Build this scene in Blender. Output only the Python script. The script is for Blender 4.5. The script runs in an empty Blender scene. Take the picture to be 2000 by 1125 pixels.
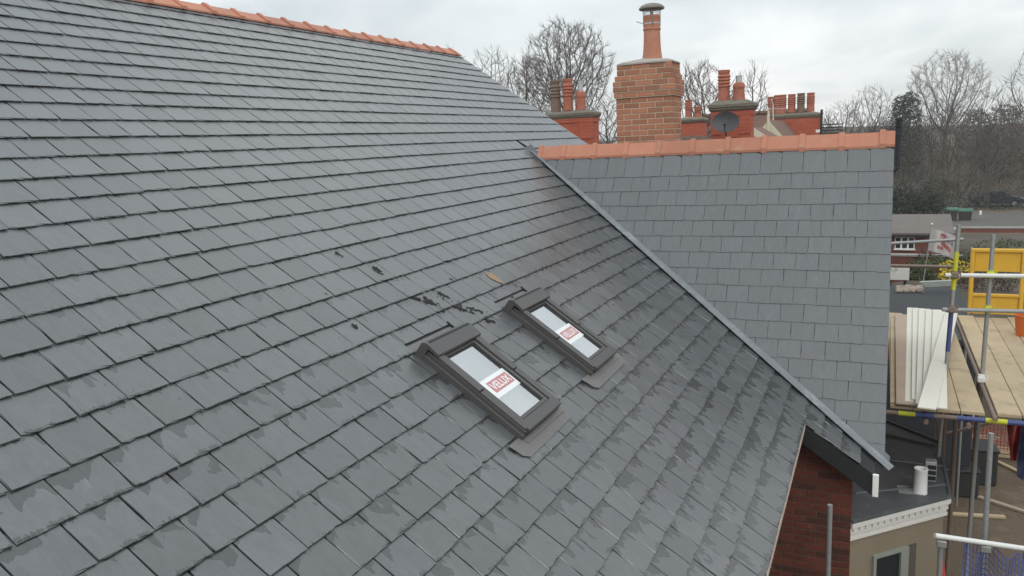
import bpy, math, random
from mathutils import Vector, Matrix, noise as mnoise

# ------------------------------------------------------------------ camera
SC = bpy.context.scene
COL = SC.collection
H = 7.6                       # eye height above the yard; builders below work in eye-relative metres
FPX = 1542.7                  # focal length for a 2000 px wide frame
CR = Vector((0.90832296, 0.41579597, -0.04542142)).normalized()
CF = Vector((-0.41688389, 0.8911281, -0.17916062)).normalized()
CU = CR.cross(CF)
cam_data = bpy.data.cameras.new('camera')
cam = bpy.data.objects.new('camera', cam_data)
COL.objects.link(cam)
cam.matrix_world = Matrix(((CR.x, CU.x, -CF.x, 0), (CR.y, CU.y, -CF.y, 0), (CR.z, CU.z, -CF.z, H), (0, 0, 0, 1)))
cam_data.sensor_width = 36.0
cam_data.lens = FPX / 2000 * 36
cam_data.clip_start = 0.05
cam_data.clip_end = 3000
SC.camera = cam

# ------------------------------------------------------------------ sky and sun
SUN_EL, SUN_AZ = math.radians(38), math.radians(150)
world = bpy.data.worlds.new('World')
SC.world = world
world.use_nodes = True
wt = world.node_tree
wt.nodes.clear()
def wn(t, **k):
    n = wt.nodes.new(t)
    for a, b in k.items():
        setattr(n, a, b)
    return n
def wmath(op, a, b=None, c=None, clamp=False):
    n = wn('ShaderNodeMath', operation=op, use_clamp=clamp)
    for i, v in enumerate((a, b, c)):
        if v is None: continue
        if isinstance(v, (int, float)): n.inputs[i].default_value = v
        else: wt.links.new(v, n.inputs[i])
    return n.outputs[0]
sky = wn('ShaderNodeTexSky', sky_type='NISHITA', sun_disc=False)
sky.sun_elevation = SUN_EL
sky.sun_rotation = SUN_AZ
tc = wn('ShaderNodeTexCoord')
sep = wn('ShaderNodeSeparateXYZ')
wt.links.new(tc.outputs['Generated'], sep.inputs[0])
zc = wmath('MAXIMUM', sep.outputs[2], 0.0)
den = wmath('ADD', zc, 0.22)
cx = wmath('DIVIDE', sep.outputs[0], den)
cy = wmath('DIVIDE', sep.outputs[1], den)
comb = wn('ShaderNodeCombineXYZ')
wt.links.new(cx, comb.inputs[0]); wt.links.new(cy, comb.inputs[1])
comb.inputs[2].default_value = 3.7
def wnoise(scale, detail, rough, dist):
    n = wn('ShaderNodeTexNoise')
    wt.links.new(comb.outputs[0], n.inputs['Vector'])
    n.inputs['Scale'].default_value = scale; n.inputs['Detail'].default_value = detail
    n.inputs['Roughness'].default_value = rough; n.inputs['Distortion'].default_value = dist
    return n.outputs['Fac']
n1 = wnoise(0.42, 5, 0.5, 0.4)
n2 = wnoise(1.1, 5, 0.5, 0.6)
cl = wmath('ADD', wmath('MULTIPLY', n1, 0.65), wmath('MULTIPLY', n2, 0.35))
ramp = wn('ShaderNodeValToRGB')
wt.links.new(cl, ramp.inputs[0])
e = ramp.color_ramp.elements
e[0].position = 0.40; e[0].color = (0.47, 0.52, 0.54, 1)
e[1].position = 0.615; e[1].color = (0.98, 0.98, 0.975, 1)
m_ = e.new(0.52); m_.color = (0.73, 0.76, 0.768, 1)
# overcast luminance: the zenith is brighter than the horizon (CIE overcast sky)
lum = wmath('MULTIPLY_ADD', zc, 1.8, 1.06)
sc1 = wn('ShaderNodeVectorMath', operation='SCALE')
wt.links.new(ramp.outputs[0], sc1.inputs[0]); wt.links.new(lum, sc1.inputs['Scale'])
sk = wn('ShaderNodeVectorMath', operation='SCALE')
wt.links.new(sky.outputs[0], sk.inputs[0]); sk.inputs['Scale'].default_value = 0.10
mix = wn('ShaderNodeMix', data_type='RGBA')
mix.inputs[0].default_value = 0.90
wt.links.new(sk.outputs[0], mix.inputs[6]); wt.links.new(sc1.outputs[0], mix.inputs[7])
bg = wn('ShaderNodeBackground')
bg.inputs['Strength'].default_value = 1.0
wt.links.new(mix.outputs[2], bg.inputs['Color'])
wo = wn('ShaderNodeOutputWorld')
wt.links.new(bg.outputs[0], wo.inputs['Surface'])
sun_d = bpy.data.lights.new('sun', 'SUN')
sun_d.energy = 0.7
sun_d.angle = math.radians(25)
sun_d.color = (1.0, 0.96, 0.9)
sun = bpy.data.objects.new('sun', sun_d)
COL.objects.link(sun)
sd = Vector((math.cos(SUN_EL) * math.sin(SUN_AZ), math.cos(SUN_EL) * math.cos(SUN_AZ), math.sin(SUN_EL)))
sun.rotation_euler = sd.to_track_quat('Z', 'Y').to_euler()
vs = SC.view_settings
vs.view_transform = 'Standard'; vs.look = 'None'; vs.exposure = 0.0; vs.gamma = 1.0; vs.use_curve_mapping = False
SC.cycles.use_denoising = True
SC.cycles.max_bounces = 6
SC.cycles.volume_bounces = 0
SC.cycles.transparent_max_bounces = 16

# ------------------------------------------------------------------ helpers
rng = random.Random(7)
def ray(u, v): return CF + CR * ((u - 1000) / FPX) - CU * ((v - 562.5) / FPX)
def atD(u, v, d): return ray(u, v) * d                 # a sight line followed d metres into the scene
def atZ(u, v, z):
    r = ray(u, v); return r * (z / r.z)
def atY(u, v, y):
    r = ray(u, v); return r * (y / r.y)
def project(p):
    d = p.dot(CF)
    if d < 0.05: return None
    return (1000 + FPX * p.dot(CR) / d, 562.5 - FPX * p.dot(CU) / d, d)

def tag(o, label=None, cat=None, group=None, kind=None):
    if label: o['label'] = label
    if cat: o['category'] = cat
    if group: o['group'] = group
    if kind: o['kind'] = kind
    return o
def empty(name, loc, label=None, cat=None, group=None):
    o = bpy.data.objects.new(name, None)
    COL.objects.link(o)
    o.empty_display_size = 0.2
    o.location = (loc[0], loc[1], loc[2] + H)
    return tag(o, label, cat, group)
def wloc(o):
    v = Vector(o.location)
    while o.parent:
        o = o.parent; v += Vector(o.location)
    return v

class MB:
    """collects geometry in eye-relative metres; build() links it as one mesh object"""
    def __init__(s): s.v = []; s.f = []; s.loc = []; s.rnd = []; s.mi = []; s.cm = 0
    def add(s, vs_, fs_, locs=None, rnd=0.5):
        o = len(s.v)
        s.v += [Vector(q) for q in vs_]
        s.f += [tuple(i + o for i in f) for f in fs_]
        s.mi += [s.cm] * len(fs_)
        s.loc += locs if locs else [(0, 0, 0)] * len(vs_)
        s.rnd += [rnd] * len(vs_)
        return s
    def box(s, c, ex, ey, ez, rnd=0.5):
        c = Vector(c); ex, ey, ez = Vector(ex), Vector(ey), Vector(ez)
        vs_ = [c + ex * i + ey * j + ez * k for k in (-.5, .5) for j in (-.5, .5) for i in (-.5, .5)]
        return s.add(vs_, [(0, 2, 3, 1), (4, 5, 7, 6), (0, 1, 5, 4), (2, 6, 7, 3), (0, 4, 6, 2), (1, 3, 7, 5)], rnd=rnd)
    def abox(s, x0, x1, y0, y1, z0, z1, rnd=0.5):
        return s.box(((x0 + x1) / 2, (y0 + y1) / 2, (z0 + z1) / 2), (x1 - x0, 0, 0), (0, y1 - y0, 0), (0, 0, z1 - z0), rnd)
    def bbox(s, c, ex, ey, ez, b=0.004, rnd=0.5):
        """box with chamfered edges"""
        c = Vector(c); L = [Vector(ex), Vector(ey), Vector(ez)]
        n = [w.normalized() for w in L]; hl = [w.length / 2 for w in L]
        b = min(b, min(hl) * .9)
        idx = {}; vs_ = []
        for i in (-1, 1):
            for j in (-1, 1):
                for k in (-1, 1):
                    sg = (i, j, k)
                    for a in range(3):
                        p = Vector(c)
                        for q in range(3):
                            p += n[q] * sg[q] * (hl[q] if q == a else hl[q] - b)
                        idx[(sg, a)] = len(vs_); vs_.append(p)
        fs_ = []
        for a in range(3):
            o1, o2 = [q for q in range(3) if q != a]
            for sg_ in (-1, 1):
                ring = []
                for (p1, p2) in ((-1, -1), (1, -1), (1, 1), (-1, 1)):
                    t = [0, 0, 0]; t[a] = sg_; t[o1] = p1; t[o2] = p2
                    ring.append(idx[(tuple(t), a)])
                fs_.append(tuple(ring))
            for p1 in (-1, 1):
                for p2 in (-1, 1):
                    ta = [0, 0, 0]; ta[o1] = p1; ta[o2] = p2
                    t0 = list(ta); t0[a] = -1; t1 = list(ta); t1[a] = 1
                    fs_.append((idx[(tuple(t0), o1)], idx[(tuple(t1), o1)], idx[(tuple(t1), o2)], idx[(tuple(t0), o2)]))
        for i in (-1, 1):
            for j in (-1, 1):
                for k in (-1, 1):
                    fs_.append(tuple(idx[((i, j, k), a)] for a in range(3)))
        return s.add(vs_, fs_, rnd=rnd)
    def tube(s, a, b, r0, r1=None, n=10, cap=True):
        a, b = Vector(a), Vector(b); r1 = r0 if r1 is None else r1
        d = (b - a)
        if d.length < 1e-6: return s
        d.normalize()
        x = d.orthogonal().normalized(); y = d.cross(x)
        vs_ = []
        for p, r in ((a, r0), (b, r1)):
            for i in range(n):
                t = 2 * math.pi * i / n
                vs_.append(p + x * (r * math.cos(t)) + y * (r * math.sin(t)))
        fs_ = [(i, (i + 1) % n, n + (i + 1) % n, n + i) for i in range(n)]
        if cap: fs_ += [tuple(range(n - 1, -1, -1)), tuple(range(n, 2 * n))]
        return s.add(vs_, fs_)
    def lathe(s, base, prof, n=24):
        base = Vector(base); vs_ = []
        for r, z in prof:
            for i in range(n):
                t = 2 * math.pi * i / n
                vs_.append(base + Vector((r * math.cos(t), r * math.sin(t), z)))
        fs_ = []
        for k in range(len(prof) - 1):
            for i in range(n):
                j = (i + 1) % n
                fs_.append((k * n + i, k * n + j, (k + 1) * n + j, (k + 1) * n + i))
        fs_ += [tuple(range(n - 1, -1, -1)), tuple(range((len(prof) - 1) * n, len(prof) * n))]
        return s.add(vs_, fs_)
    def prism(s, pts, vec):
        """planar polygon pts pushed along vec"""
        n = len(pts); vec = Vector(vec)
        vs_ = [Vector(q) for q in pts] + [Vector(q) + vec for q in pts]
        fs_ = [tuple(range(n - 1, -1, -1)), tuple(range(n, 2 * n))] + [(i, (i + 1) % n, n + (i + 1) % n, n + i) for i in range(n)]
        return s.add(vs_, fs_)
    def sheet(s, grid):
        r, c = len(grid), len(grid[0])
        return s.add([q for row in grid for q in row], [(i * c + j, i * c + j + 1, (i + 1) * c + j + 1, (i + 1) * c + j) for i in range(r - 1) for j in range(c - 1)])
    def build(s, name, mats, parent=None, smooth=False, attrs=False):
        if not isinstance(mats, (list, tuple)): mats = [mats]
        off = wloc(parent) if parent else Vector((0, 0, 0))
        me = bpy.data.meshes.new(name)
        me.from_pydata([(v.x - off.x, v.y - off.y, v.z + H - off.z) for v in s.v], [], s.f)
        for m in mats: me.materials.append(m)
        if len(mats) > 1: me.polygons.foreach_set('material_index', s.mi)
        if attrs:
            a = me.attributes.new('loc', 'FLOAT_VECTOR', 'POINT')
            a.data.foreach_set('vector', [c for q in s.loc for c in q])
        a = me.attributes.new('rnd', 'FLOAT', 'POINT')
        a.data.foreach_set('value', s.rnd)
        if smooth:
            me.polygons.foreach_set('use_smooth', [True] * len(me.polygons))
        me.update()
        o = bpy.data.objects.new(name, me)
        COL.objects.link(o)
        if parent: o.parent = parent
        return o
def smooth_angle(o, deg=40):
    me = o.data
    me.polygons.foreach_set('use_smooth', [True] * len(me.polygons))
    me.set_sharp_from_angle(angle=math.radians(deg))
    return o
def copy_tree(o, parent=None):
    c = o.copy(); COL.objects.link(c); c.parent = parent
    for ch in o.children: copy_tree(ch, c)
    return c
def meshpoly(mb, pts):
    mb.add(pts, [tuple(range(len(pts)))]); return mb

# ------------------------------------------------------------------ materials
class NT:
    def __init__(s, name):
        s.m = bpy.data.materials.new(name); s.m.use_nodes = True
        s.t = s.m.node_tree; s.t.nodes.clear()
        s.out = s.n('ShaderNodeOutputMaterial')
        s.bsdf = s.n('ShaderNodeBsdfPrincipled'); s.link(s.bsdf.outputs[0], s.out.inputs['Surface'])
        s._pos = None
    def n(s, t, **k):
        q = s.t.nodes.new(t)
        for a, b in k.items(): setattr(q, a, b)
        return q
    def link(s, a, b): s.t.links.new(a, b)
    def put(s, sock, v):
        if isinstance(v, (int, float)): sock.default_value = v
        elif isinstance(v, (tuple, list)): sock.default_value = v if len(v) != 3 or len(sock.default_value) == 3 else (*v, 1)
        else: s.link(v, sock)
    def math(s, op, a, b=None, c=None, clamp=False):
        q = s.n('ShaderNodeMath', operation=op, use_clamp=clamp)
        for i, v in enumerate((a, b, c)):
            if v is not None: s.put(q.inputs[i], v)
        return q.outputs[0]
    def pos(s):
        if s._pos is None:
            s._pos = s.n('ShaderNodeNewGeometry').outputs['Position']
        return s._pos
    def mapping(s, vec, scale=(1, 1, 1), rot=(0, 0, 0)):
        q = s.n('ShaderNodeMapping'); s.link(vec, q.inputs[0])
        q.inputs['Scale'].default_value = scale; q.inputs['Rotation'].default_value = rot
        return q.outputs[0]
    def noise(s, scale, detail=4, rough=.55, vec=None, dist=0):
        q = s.n('ShaderNodeTexNoise'); s.link(vec if vec is not None else s.pos(), q.inputs['Vector'])
        q.inputs['Scale'].default_value = scale; q.inputs['Detail'].default_value = detail
        q.inputs['Roughness'].default_value = rough; q.inputs['Distortion'].default_value = dist
        return q.outputs['Fac']
    def attr(s, name, out='Fac'):
        q = s.n('ShaderNodeAttribute', attribute_name=name); return q.outputs[out]
    def smooth(s, v, a, b, lo=0., hi=1.):
        q = s.n('ShaderNodeMapRange', interpolation_type='SMOOTHSTEP')
        s.put(q.inputs[0], v)
        for i, w in enumerate((a, b, lo, hi)): s.put(q.inputs[i + 1], w)
        return q.outputs[0]
    def mixc(s, f, a, b, blend='MIX'):
        q = s.n('ShaderNodeMix', data_type='RGBA', blend_type=blend)
        s.put(q.inputs[0], f); s.put(q.inputs[6], a); s.put(q.inputs[7], b)
        return q.outputs[2]
    def scale(s, col, f):
        q = s.n('ShaderNodeVectorMath', operation='SCALE')
        s.put(q.inputs[0], col); s.put(q.inputs['Scale'], f); return q.outputs[0]
    def bump(s, h, strength=.3, dist=.01):
        q = s.n('ShaderNodeBump'); s.put(q.inputs['Height'], h)
        q.inputs['Strength'].default_value = strength; q.inputs['Distance'].default_value = dist
        s.link(q.outputs[0], s.bsdf.inputs['Normal'])
    def set(s, **k):
        for a, v in k.items(): s.put(s.bsdf.inputs[a.replace('_', ' ')], v)
        return s.m

def pm(name, col, rough=.7, var=.18, scale=6, bump=.25, bscale=60, metal=0., spec=.4, dirt=None, dirt_amt=.0, rnd_amt=0., dist=.006):
    n = NT(name)
    a = n.noise(scale, 5, .6)
    f = n.math('MULTIPLY_ADD', a, 2 * var, 1 - var)
    if rnd_amt:
        f = n.math('MULTIPLY', f, n.math('MULTIPLY_ADD', n.attr('rnd'), 2 * rnd_amt, 1 - rnd_amt))
    c = n.scale(col, f)
    if dirt:
        d = n.smooth(n.noise(scale * 1.7, 6, .65), .52, .68)
        c = n.mixc(n.math('MULTIPLY', d, dirt_amt), c, (*dirt, 1))
    n.set(Base_Color=c, Roughness=rough, Metallic=metal, Specular_IOR_Level=spec)
    if bump: n.bump(n.noise(bscale, 4, .6), bump, dist)
    return n.m

def slate_material(name, base, wetness, gloss=.42, tv=.26):
    n = NT(name)
    loc = n.attr('loc', 'Vector'); sp = n.n('ShaderNodeSeparateXYZ'); n.link(loc, sp.inputs[0])
    a, b, wet = sp.outputs
    rnd = n.attr('rnd')
    # per slate coordinates: across, along, slate number
    cb = n.n('ShaderNodeCombineXYZ'); n.link(a, cb.inputs[0]); n.link(b, cb.inputs[1]); n.link(n.math('MULTIPLY', rnd, 71.3), cb.inputs[2])
    sl = cb.outputs[0]
    grain = n.noise(1, 6, .62, n.mapping(sl, (14, 5, 1), (0, 0, .5)), 1.2)
    fine = n.noise(1, 5, .7, n.mapping(sl, (120, 45, 3), (0, 0, .5)))
    cloud = n.noise(1, 4, .6, n.mapping(sl, (9, 9, 1)))
    tone = n.math('MULTIPLY_ADD', rnd, tv, 1 - tv / 2)
    tone = n.math('MULTIPLY', tone, n.math('MULTIPLY_ADD', grain, .8, .60))
    tone = n.math('MULTIPLY', tone, n.math('MULTIPLY_ADD', fine, .36, .82))
    rnd2 = n.math('FRACT', n.math('MULTIPLY', rnd, 37.7))
    tint = n.mixc(rnd2, (base[0] * .985, base[1] * 1.005, base[2] * .985, 1), (base[0] * 1.012, base[1] * .996, base[2] * 1.022, 1))
    col = n.scale(tint, tone)
    # pale scuffs and dust
    scuff = n.smooth(n.noise(1, 6, .7, n.mapping(sl, (16, 6, 1), (0, 0, .9)), .8), .62, .80)
    col = n.mixc(n.math('MULTIPLY', scuff, .38), col, (.21, .225, .235, 1))
    chips = n.smooth(n.noise(1, 3, .5, n.mapping(sl, (70, 60, 1))), .735, .775)
    chips = n.math('MULTIPLY', chips, n.smooth(b, .08, .21, .35, 1.))
    col = n.mixc(n.math('MULTIPLY', chips, .6), col, (.30, .315, .32, 1))
    # thin riven cracks running with the grain
    crack = n.noise(1, 2, .5, n.mapping(sl, (13, 4.5, 1), (0, 0, .8)), 2.0)
    crack = n.smooth(n.math('ABSOLUTE', n.math('SUBTRACT', crack, .5)), .0, .007, 1., 0.)
    crack = n.math('MULTIPLY', crack, n.smooth(n.math('FRACT', n.math('MULTIPLY', rnd, 13.1)), .72, .80))
    col = n.mixc(n.math('MULTIPLY', crack, .45), col, n.scale(col, .45))
    # damp: rag-edged marks creeping out from under the course above, and along the tail
    wn1 = n.noise(1, 2, .5, n.mapping(sl, (11, 5, 1)), .4)
    wn2 = n.noise(1, 5, .75, n.mapping(sl, (85, 28, 1), (0, 0, .35)))
    reach = n.math('MULTIPLY', n.math('SUBTRACT', n.math('ADD', wn1, n.math('MULTIPLY', wet, .33)), .665), .46)
    reach = n.math('ADD', reach, n.math('MULTIPLY', n.math('SUBTRACT', wn2, .5), .05))
    m1 = n.smooth(n.math('SUBTRACT', reach, b), -.0015, .0015)
    m1 = n.math('MULTIPLY', m1, n.math('GREATER_THAN', b, -.001))
    wsel = n.smooth(n.noise(1, 1, .5, n.mapping(sl, (6, 2, 1))), .40, .62, -.16, .10)
    wn3 = n.noise(1, 6, .72, n.mapping(sl, (38, 22, 1), (0, 0, -.3)))
    reach2 = n.math('MULTIPLY', n.math('SUBTRACT', n.math('ADD', n.math('ADD', wn3, wsel), n.math('MULTIPLY', wet, .12)), .56), .15)
    m2 = n.smooth(n.math('ADD', reach2, n.math('SUBTRACT', b, .222)), -.001, .001)
    # long runs down a slate
    wn4 = n.noise(1, 4, .6, n.mapping(sl, (30, 3.2, 1)))
    m3 = n.smooth(n.math('ADD', wn4, n.math('MULTIPLY', wet, .012)), .745, .752)
    m = n.math('MAXIMUM', n.math('MAXIMUM', m1, m2), m3)
    m = n.math('MULTIPLY', m, wetness)
    col = n.mixc(m, col, n.scale(col, .45))
    r = n.math('MULTIPLY_ADD', grain, .22, gloss - .06)
    r = n.math('MULTIPLY', r, n.math('MULTIPLY_ADD', m, -.25, 1.0))
    n.set(Base_Color=col, Roughness=r, Specular_IOR_Level=.95)
    hgt = n.math('ADD', n.math('MULTIPLY', grain, 1.2), n.math('MULTIPLY', fine, .5))
    n.bump(hgt, .32, .006)
    return n.m

M = {}
M['slate'] = slate_material('natural_slate', (.085, .0885, .0920), 1.0, .27)
M['slate2'] = slate_material('wing_slate', (.081, .0870, .0925), .12, .42, .13)
M['felt'] = pm('roof_felt', (.028, .029, .031), .9, .2)
M['terracotta'] = pm('terracotta', (.42, .178, .112), .72, .16, 4, .25, 70, rnd_amt=.10, dirt=(.46, .28, .20), dirt_amt=.35)
M['terracotta_old'] = pm('weathered_terracotta', (.36, .125, .08), .8, .25, 7, .3, 50, dirt=(.06, .055, .045), dirt_amt=.45)
M['terracotta_sooty'] = pm('sooty_terracotta', (.17, .12, .09), .85, .35, 6, .3, 50, dirt=(.28, .14, .08), dirt_amt=.5)
M['lead'] = pm('lead_sheet', (.17, .18, .19), .36, .2, 4, .3, 18, metal=.4, dirt=(.30, .32, .33), dirt_amt=.5, dist=.008)
M['lead_dark'] = pm('dark_lead_sheet', (.105, .11, .118), .5, .25, 5, .35, 25, metal=.2, dirt=(.17, .18, .185), dirt_amt=.5)
M['frame'] = pm('painted_aluminium', (.066, .062, .061), .40, .08, 4, .05, 90, spec=.5)
M['flash'] = pm('flashing_sheet', (.150, .142, .140), .48, .12, 7, .2, 30, dirt=(.09, .09, .09), dirt_amt=.3)
M['gasket'] = pm('black_gasket', (.02, .02, .02), .6, .1)
M['bark'] = pm('bark', (.10, .082, .070), .9, .3, 3, .4, 20)
M['twig'] = pm('twigs', (.125, .098, .085), .9, .2, 3, 0)
M['twig_hazed'] = pm('hazed_twigs', (.24, .205, .18), .9, .2, 3, 0)  # lighter copy of the twigs, distance haze put into the colour
M['mortar'] = pm('buff_mortar', (.50, .425, .33), .92, .15, 20, .4, 120)
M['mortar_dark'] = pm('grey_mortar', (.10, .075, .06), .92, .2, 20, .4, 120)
M['flaunch'] = pm('cement_flaunching', (.36, .325, .29), .92, .15, 9, .5, 50)

def brick_material(name, c1, c2, c3):
    n = NT(name)
    r = n.attr('rnd')
    rp = n.n('ShaderNodeValToRGB'); n.link(r, rp.inputs[0])
    el = rp.color_ramp.elements
    el[0].position = .12; el[0].color = (*c1, 1); el[1].position = .9; el[1].color = (*c3, 1)
    k = el.new(.5); k.color = (*c2, 1)
    f = n.math('MULTIPLY_ADD', n.noise(30, 5, .65), .5, .75)
    col = n.scale(rp.outputs[0], f)
    col = n.mixc(n.math('MULTIPLY', n.smooth(n.noise(14, 5, .7), .58, .75), .35), col, (.36, .27, .21, 1))
    n.set(Base_Color=col, Roughness=.9, Specular_IOR_Level=.2)
    n.bump(n.noise(140, 4, .65), .5, .004)
    return n.m
M['brick'] = brick_material('chimney_brick', (.30, .145, .093), (.37, .170, .106), (.43, .195, .120))
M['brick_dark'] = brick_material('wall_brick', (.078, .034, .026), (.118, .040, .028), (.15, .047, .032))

def painted_brick(name, col, mortar, w=.225, h=.075, axis='x'):
    """far brickwork whose pieces are too small to tell apart"""
    n = NT(name)
    sp = n.n('ShaderNodeSeparateXYZ'); n.link(n.pos(), sp.inputs[0])
    cb = n.n('ShaderNodeCombineXYZ')
    n.link(n.math('ADD', sp.outputs[0], sp.outputs[1]), cb.inputs[0]); n.link(sp.outputs[2], cb.inputs[1])
    b = n.n('ShaderNodeTexBrick'); n.link(cb.outputs[0], b.inputs['Vector'])
    b.inputs['Scale'].default_value = 1; b.inputs['Brick Width'].default_value = w; b.inputs['Row Height'].default_value = h
    b.inputs['Mortar Size'].default_value = .008; b.inputs['Mortar Smooth'].default_value = .4
    b.inputs['Color1'].default_value = (*col, 1); b.inputs['Color2'].default_value = (col[0] * .88, col[1] * .86, col[2] * .86, 1)
    b.inputs['Mortar'].default_value = (*mortar, 1)
    c = n.scale(b.outputs['Color'], n.math('MULTIPLY_ADD', n.noise(4, 5, .6), .5, .75))
    n.set(Base_Color=c, Roughness=.85, Specular_IOR_Level=.25)
    n.bump(n.math('ADD', n.math('MULTIPLY', b.outputs['Fac'], -1.), n.math('MULTIPLY', n.noise(60), .4)), .5, .006)
    return n.m
M['red_stack'] = painted_brick('red_painted_brick', (.42, .115, .07), (.36, .098, .062))
M['red_wall'] = painted_brick('red_brickwork', (.20, .062, .042), (.17, .10, .08))
M['stone'] = pm('mossy_stone', (.165, .145, .115), .95, .3, 6, .7, 25, dirt=(.10, .11, .055), dirt_amt=.6, dist=.02)

# ------------------------------------------------------------------ roof geometry
AL = math.radians(35.01); DN = 2.7209; G1 = .222; S0 = -6.1777
ES = Vector((math.cos(AL), 0, -math.sin(AL))); NM = Vector((math.sin(AL), 0, math.cos(AL))); EY = Vector((0, 1, 0))
def Mp(s, t, h=0.): return NM * (h - DN) + ES * s + EY * t
A2 = math.radians(57.41); YR, ZR = 10.4703, -.2397; G2 = .2143
E2 = Vector((0, -math.cos(A2), -math.sin(A2))); N2 = Vector((0, -math.sin(A2), math.cos(A2))); EX = Vector((1, 0, 0))
def Cp(x, q, h=0.): return Vector((x, YR, ZR)) + E2 * q + N2 * h
QAP = -.15                                    # wing ridge apex
SEAVE, SRIDGE, SAPEX, TEND, XV = 1.178, -6.669, -6.84, 13.30, .155
TMIN = -1.2
# valley: where the two planes meet, as t(s) on the main slope and q(x) on the wing slope
def valley_t(s):
    p = Mp(s, 0)
    return YR - (ZR - p.z) / math.tan(A2)
VS_TOP = (-DN * math.cos(AL) - (Cp(0, QAP).z)) / math.sin(AL)      # slope distance where the wing ridge meets the main slope
YAP = Cp(0, QAP).y
def valley_x(q):
    z = Cp(0, q).z
    s = (-DN * math.cos(AL) - z) / math.sin(AL)
    return s * math.cos(AL) - DN * math.sin(AL)
TVERGE = 8.06                                  # lower edge of the strip of main roof that runs on past the eaves

def clip(poly, a, b, c):
    """keep the side a*x + b*y <= c"""
    out = []
    for i in range(len(poly)):
        p, q = poly[i], poly[(i + 1) % len(poly)]
        dp, dq = a * p[0] + b * p[1] - c, a * q[0] + b * q[1] - c
        if dp <= 0: out.append(p)
        if dp * dq < 0:
            k = dp / (dp - dq); out.append((p[0] + (q[0] - p[0]) * k, p[1] + (q[1] - p[1]) * k))
    return out
def area(poly):
    return abs(sum(poly[i][0] * poly[(i + 1) % len(poly)][1] - poly[(i + 1) % len(poly)][0] * poly[i][1] for i in range(len(poly)))) / 2

def slate_geo(poly, tail, gauge, place, R, tc_, wet, lift=0., tilt=0., bk=1.):
    """one slate: ragged dressed edges, chamfered, riding up over the course below. poly in (down, across)"""
    if area(poly) < .0012: return None
    # anticlockwise seen from above with x = across, y = -down
    sa = sum(poly[i][1] * -poly[(i + 1) % len(poly)][0] + poly[(i + 1) % len(poly)][1] * poly[i][0] for i in range(len(poly)))
    if sa < 0: poly = poly[::-1]
    pts = []
    n = len(poly)
    cx_ = sum(q[0] for q in poly) / n; cy_ = sum(q[1] for q in poly) / n
    for i in range(n):
        p, q = poly[i], poly[(i + 1) % n]
        L = math.hypot(q[0] - p[0], q[1] - p[1])
        if L < 1e-4: continue
        is_tail = p[0] > tail - .012 and q[0] > tail - .012
        is_head = p[0] < tail - gauge - .02 and q[0] < tail - gauge - .02
        k = 1 if is_head or L < .04 else (max(2, int(L / .036)) if is_tail else max(1, int(L / .085)))
        nx, ny = (q[1] - p[1]) / L, -(q[0] - p[0]) / L
        if (p[0] + q[0]) / 2 * nx + (p[1] + q[1]) / 2 * ny < cx_ * nx + cy_ * ny: nx, ny = -nx, -ny
        for j in range(k):
            u = j / k
            jit = R.uniform(-.0020, .0010) if is_tail else R.uniform(-.0016, .0006)
            if is_tail and R.random() < .04: jit -= R.uniform(.003, .008)
            bev = (R.uniform(.0005, .0025) if R.random() < .72 else R.uniform(.003, .010)) * (1.2 if is_tail else .7) * bk
            if j == 0: jit = R.uniform(-.0025, .0) if R.random() < .84 else R.uniform(-.013, -.004)
            pts.append((p[0] + (q[0] - p[0]) * u + nx * jit, p[1] + (q[1] - p[1]) * u + ny * jit, bev))
    m = len(pts)
    top, bot, l1, l2 = [], [], [], []
    for (s, t, bev) in pts:
        dx, dy = cx_ - s, cy_ - t; dl = math.hypot(dx, dy) or 1
        si, ti = s + dx / dl * bev * 1.3, t + dy / dl * bev * 1.3
        b = si - (tail - gauge)
        h = .007 + (.0126 + lift) * b / gauge + tilt * (ti - tc_)
        top.append(place(si, ti, h)); l1.append((ti - tc_, b, wet))
        bot.append(place(s, t, h - .0056)); l2.append((t - tc_, b, wet))
    fs_ = [tuple(range(m))] + [(i, m + i, m + (i + 1) % m, (i + 1) % m) for i in range(m)]
    return top + bot, fs_, l1 + l2
def pix_area(vs_):
    pr = [project(v) for v in vs_]
    if any(q is None for q in pr): return 0
    x0, x1 = max(0, min(q[0] for q in pr)), min(2000, max(q[0] for q in pr))
    y0, y1 = max(0, min(q[1] for q in pr)), min(1125, max(q[1] for q in pr))
    if x1 <= x0 or y1 <= y0: return 0
    n = len(pr)
    ar = abs(sum(pr[i][0] * pr[(i + 1) % n][1] - pr[(i + 1) % n][0] * pr[i][1] for i in range(n))) / 2
    full = (max(q[0] for q in pr) - min(q[0] for q in pr)) * (max(q[1] for q in pr) - min(q[1] for q in pr))
    return ar * (x1 - x0) * (y1 - y0) / max(full, 1e-6)

# skylight openings on the main slope: (s top, s bottom, t left, t right)
SKY = [(-1.49, -.59, 4.385, 4.975), (-1.505, -.615, 5.795, 6.365)]
HOLES = [(a - .115, b - .01, c - .012, d + .022) for a, b, c, d in SKY]
house = empty('house', (-3, 9, -H), 'house with big blue-grey slate roof, two skylights and a slated front gable wing', 'house')

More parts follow.
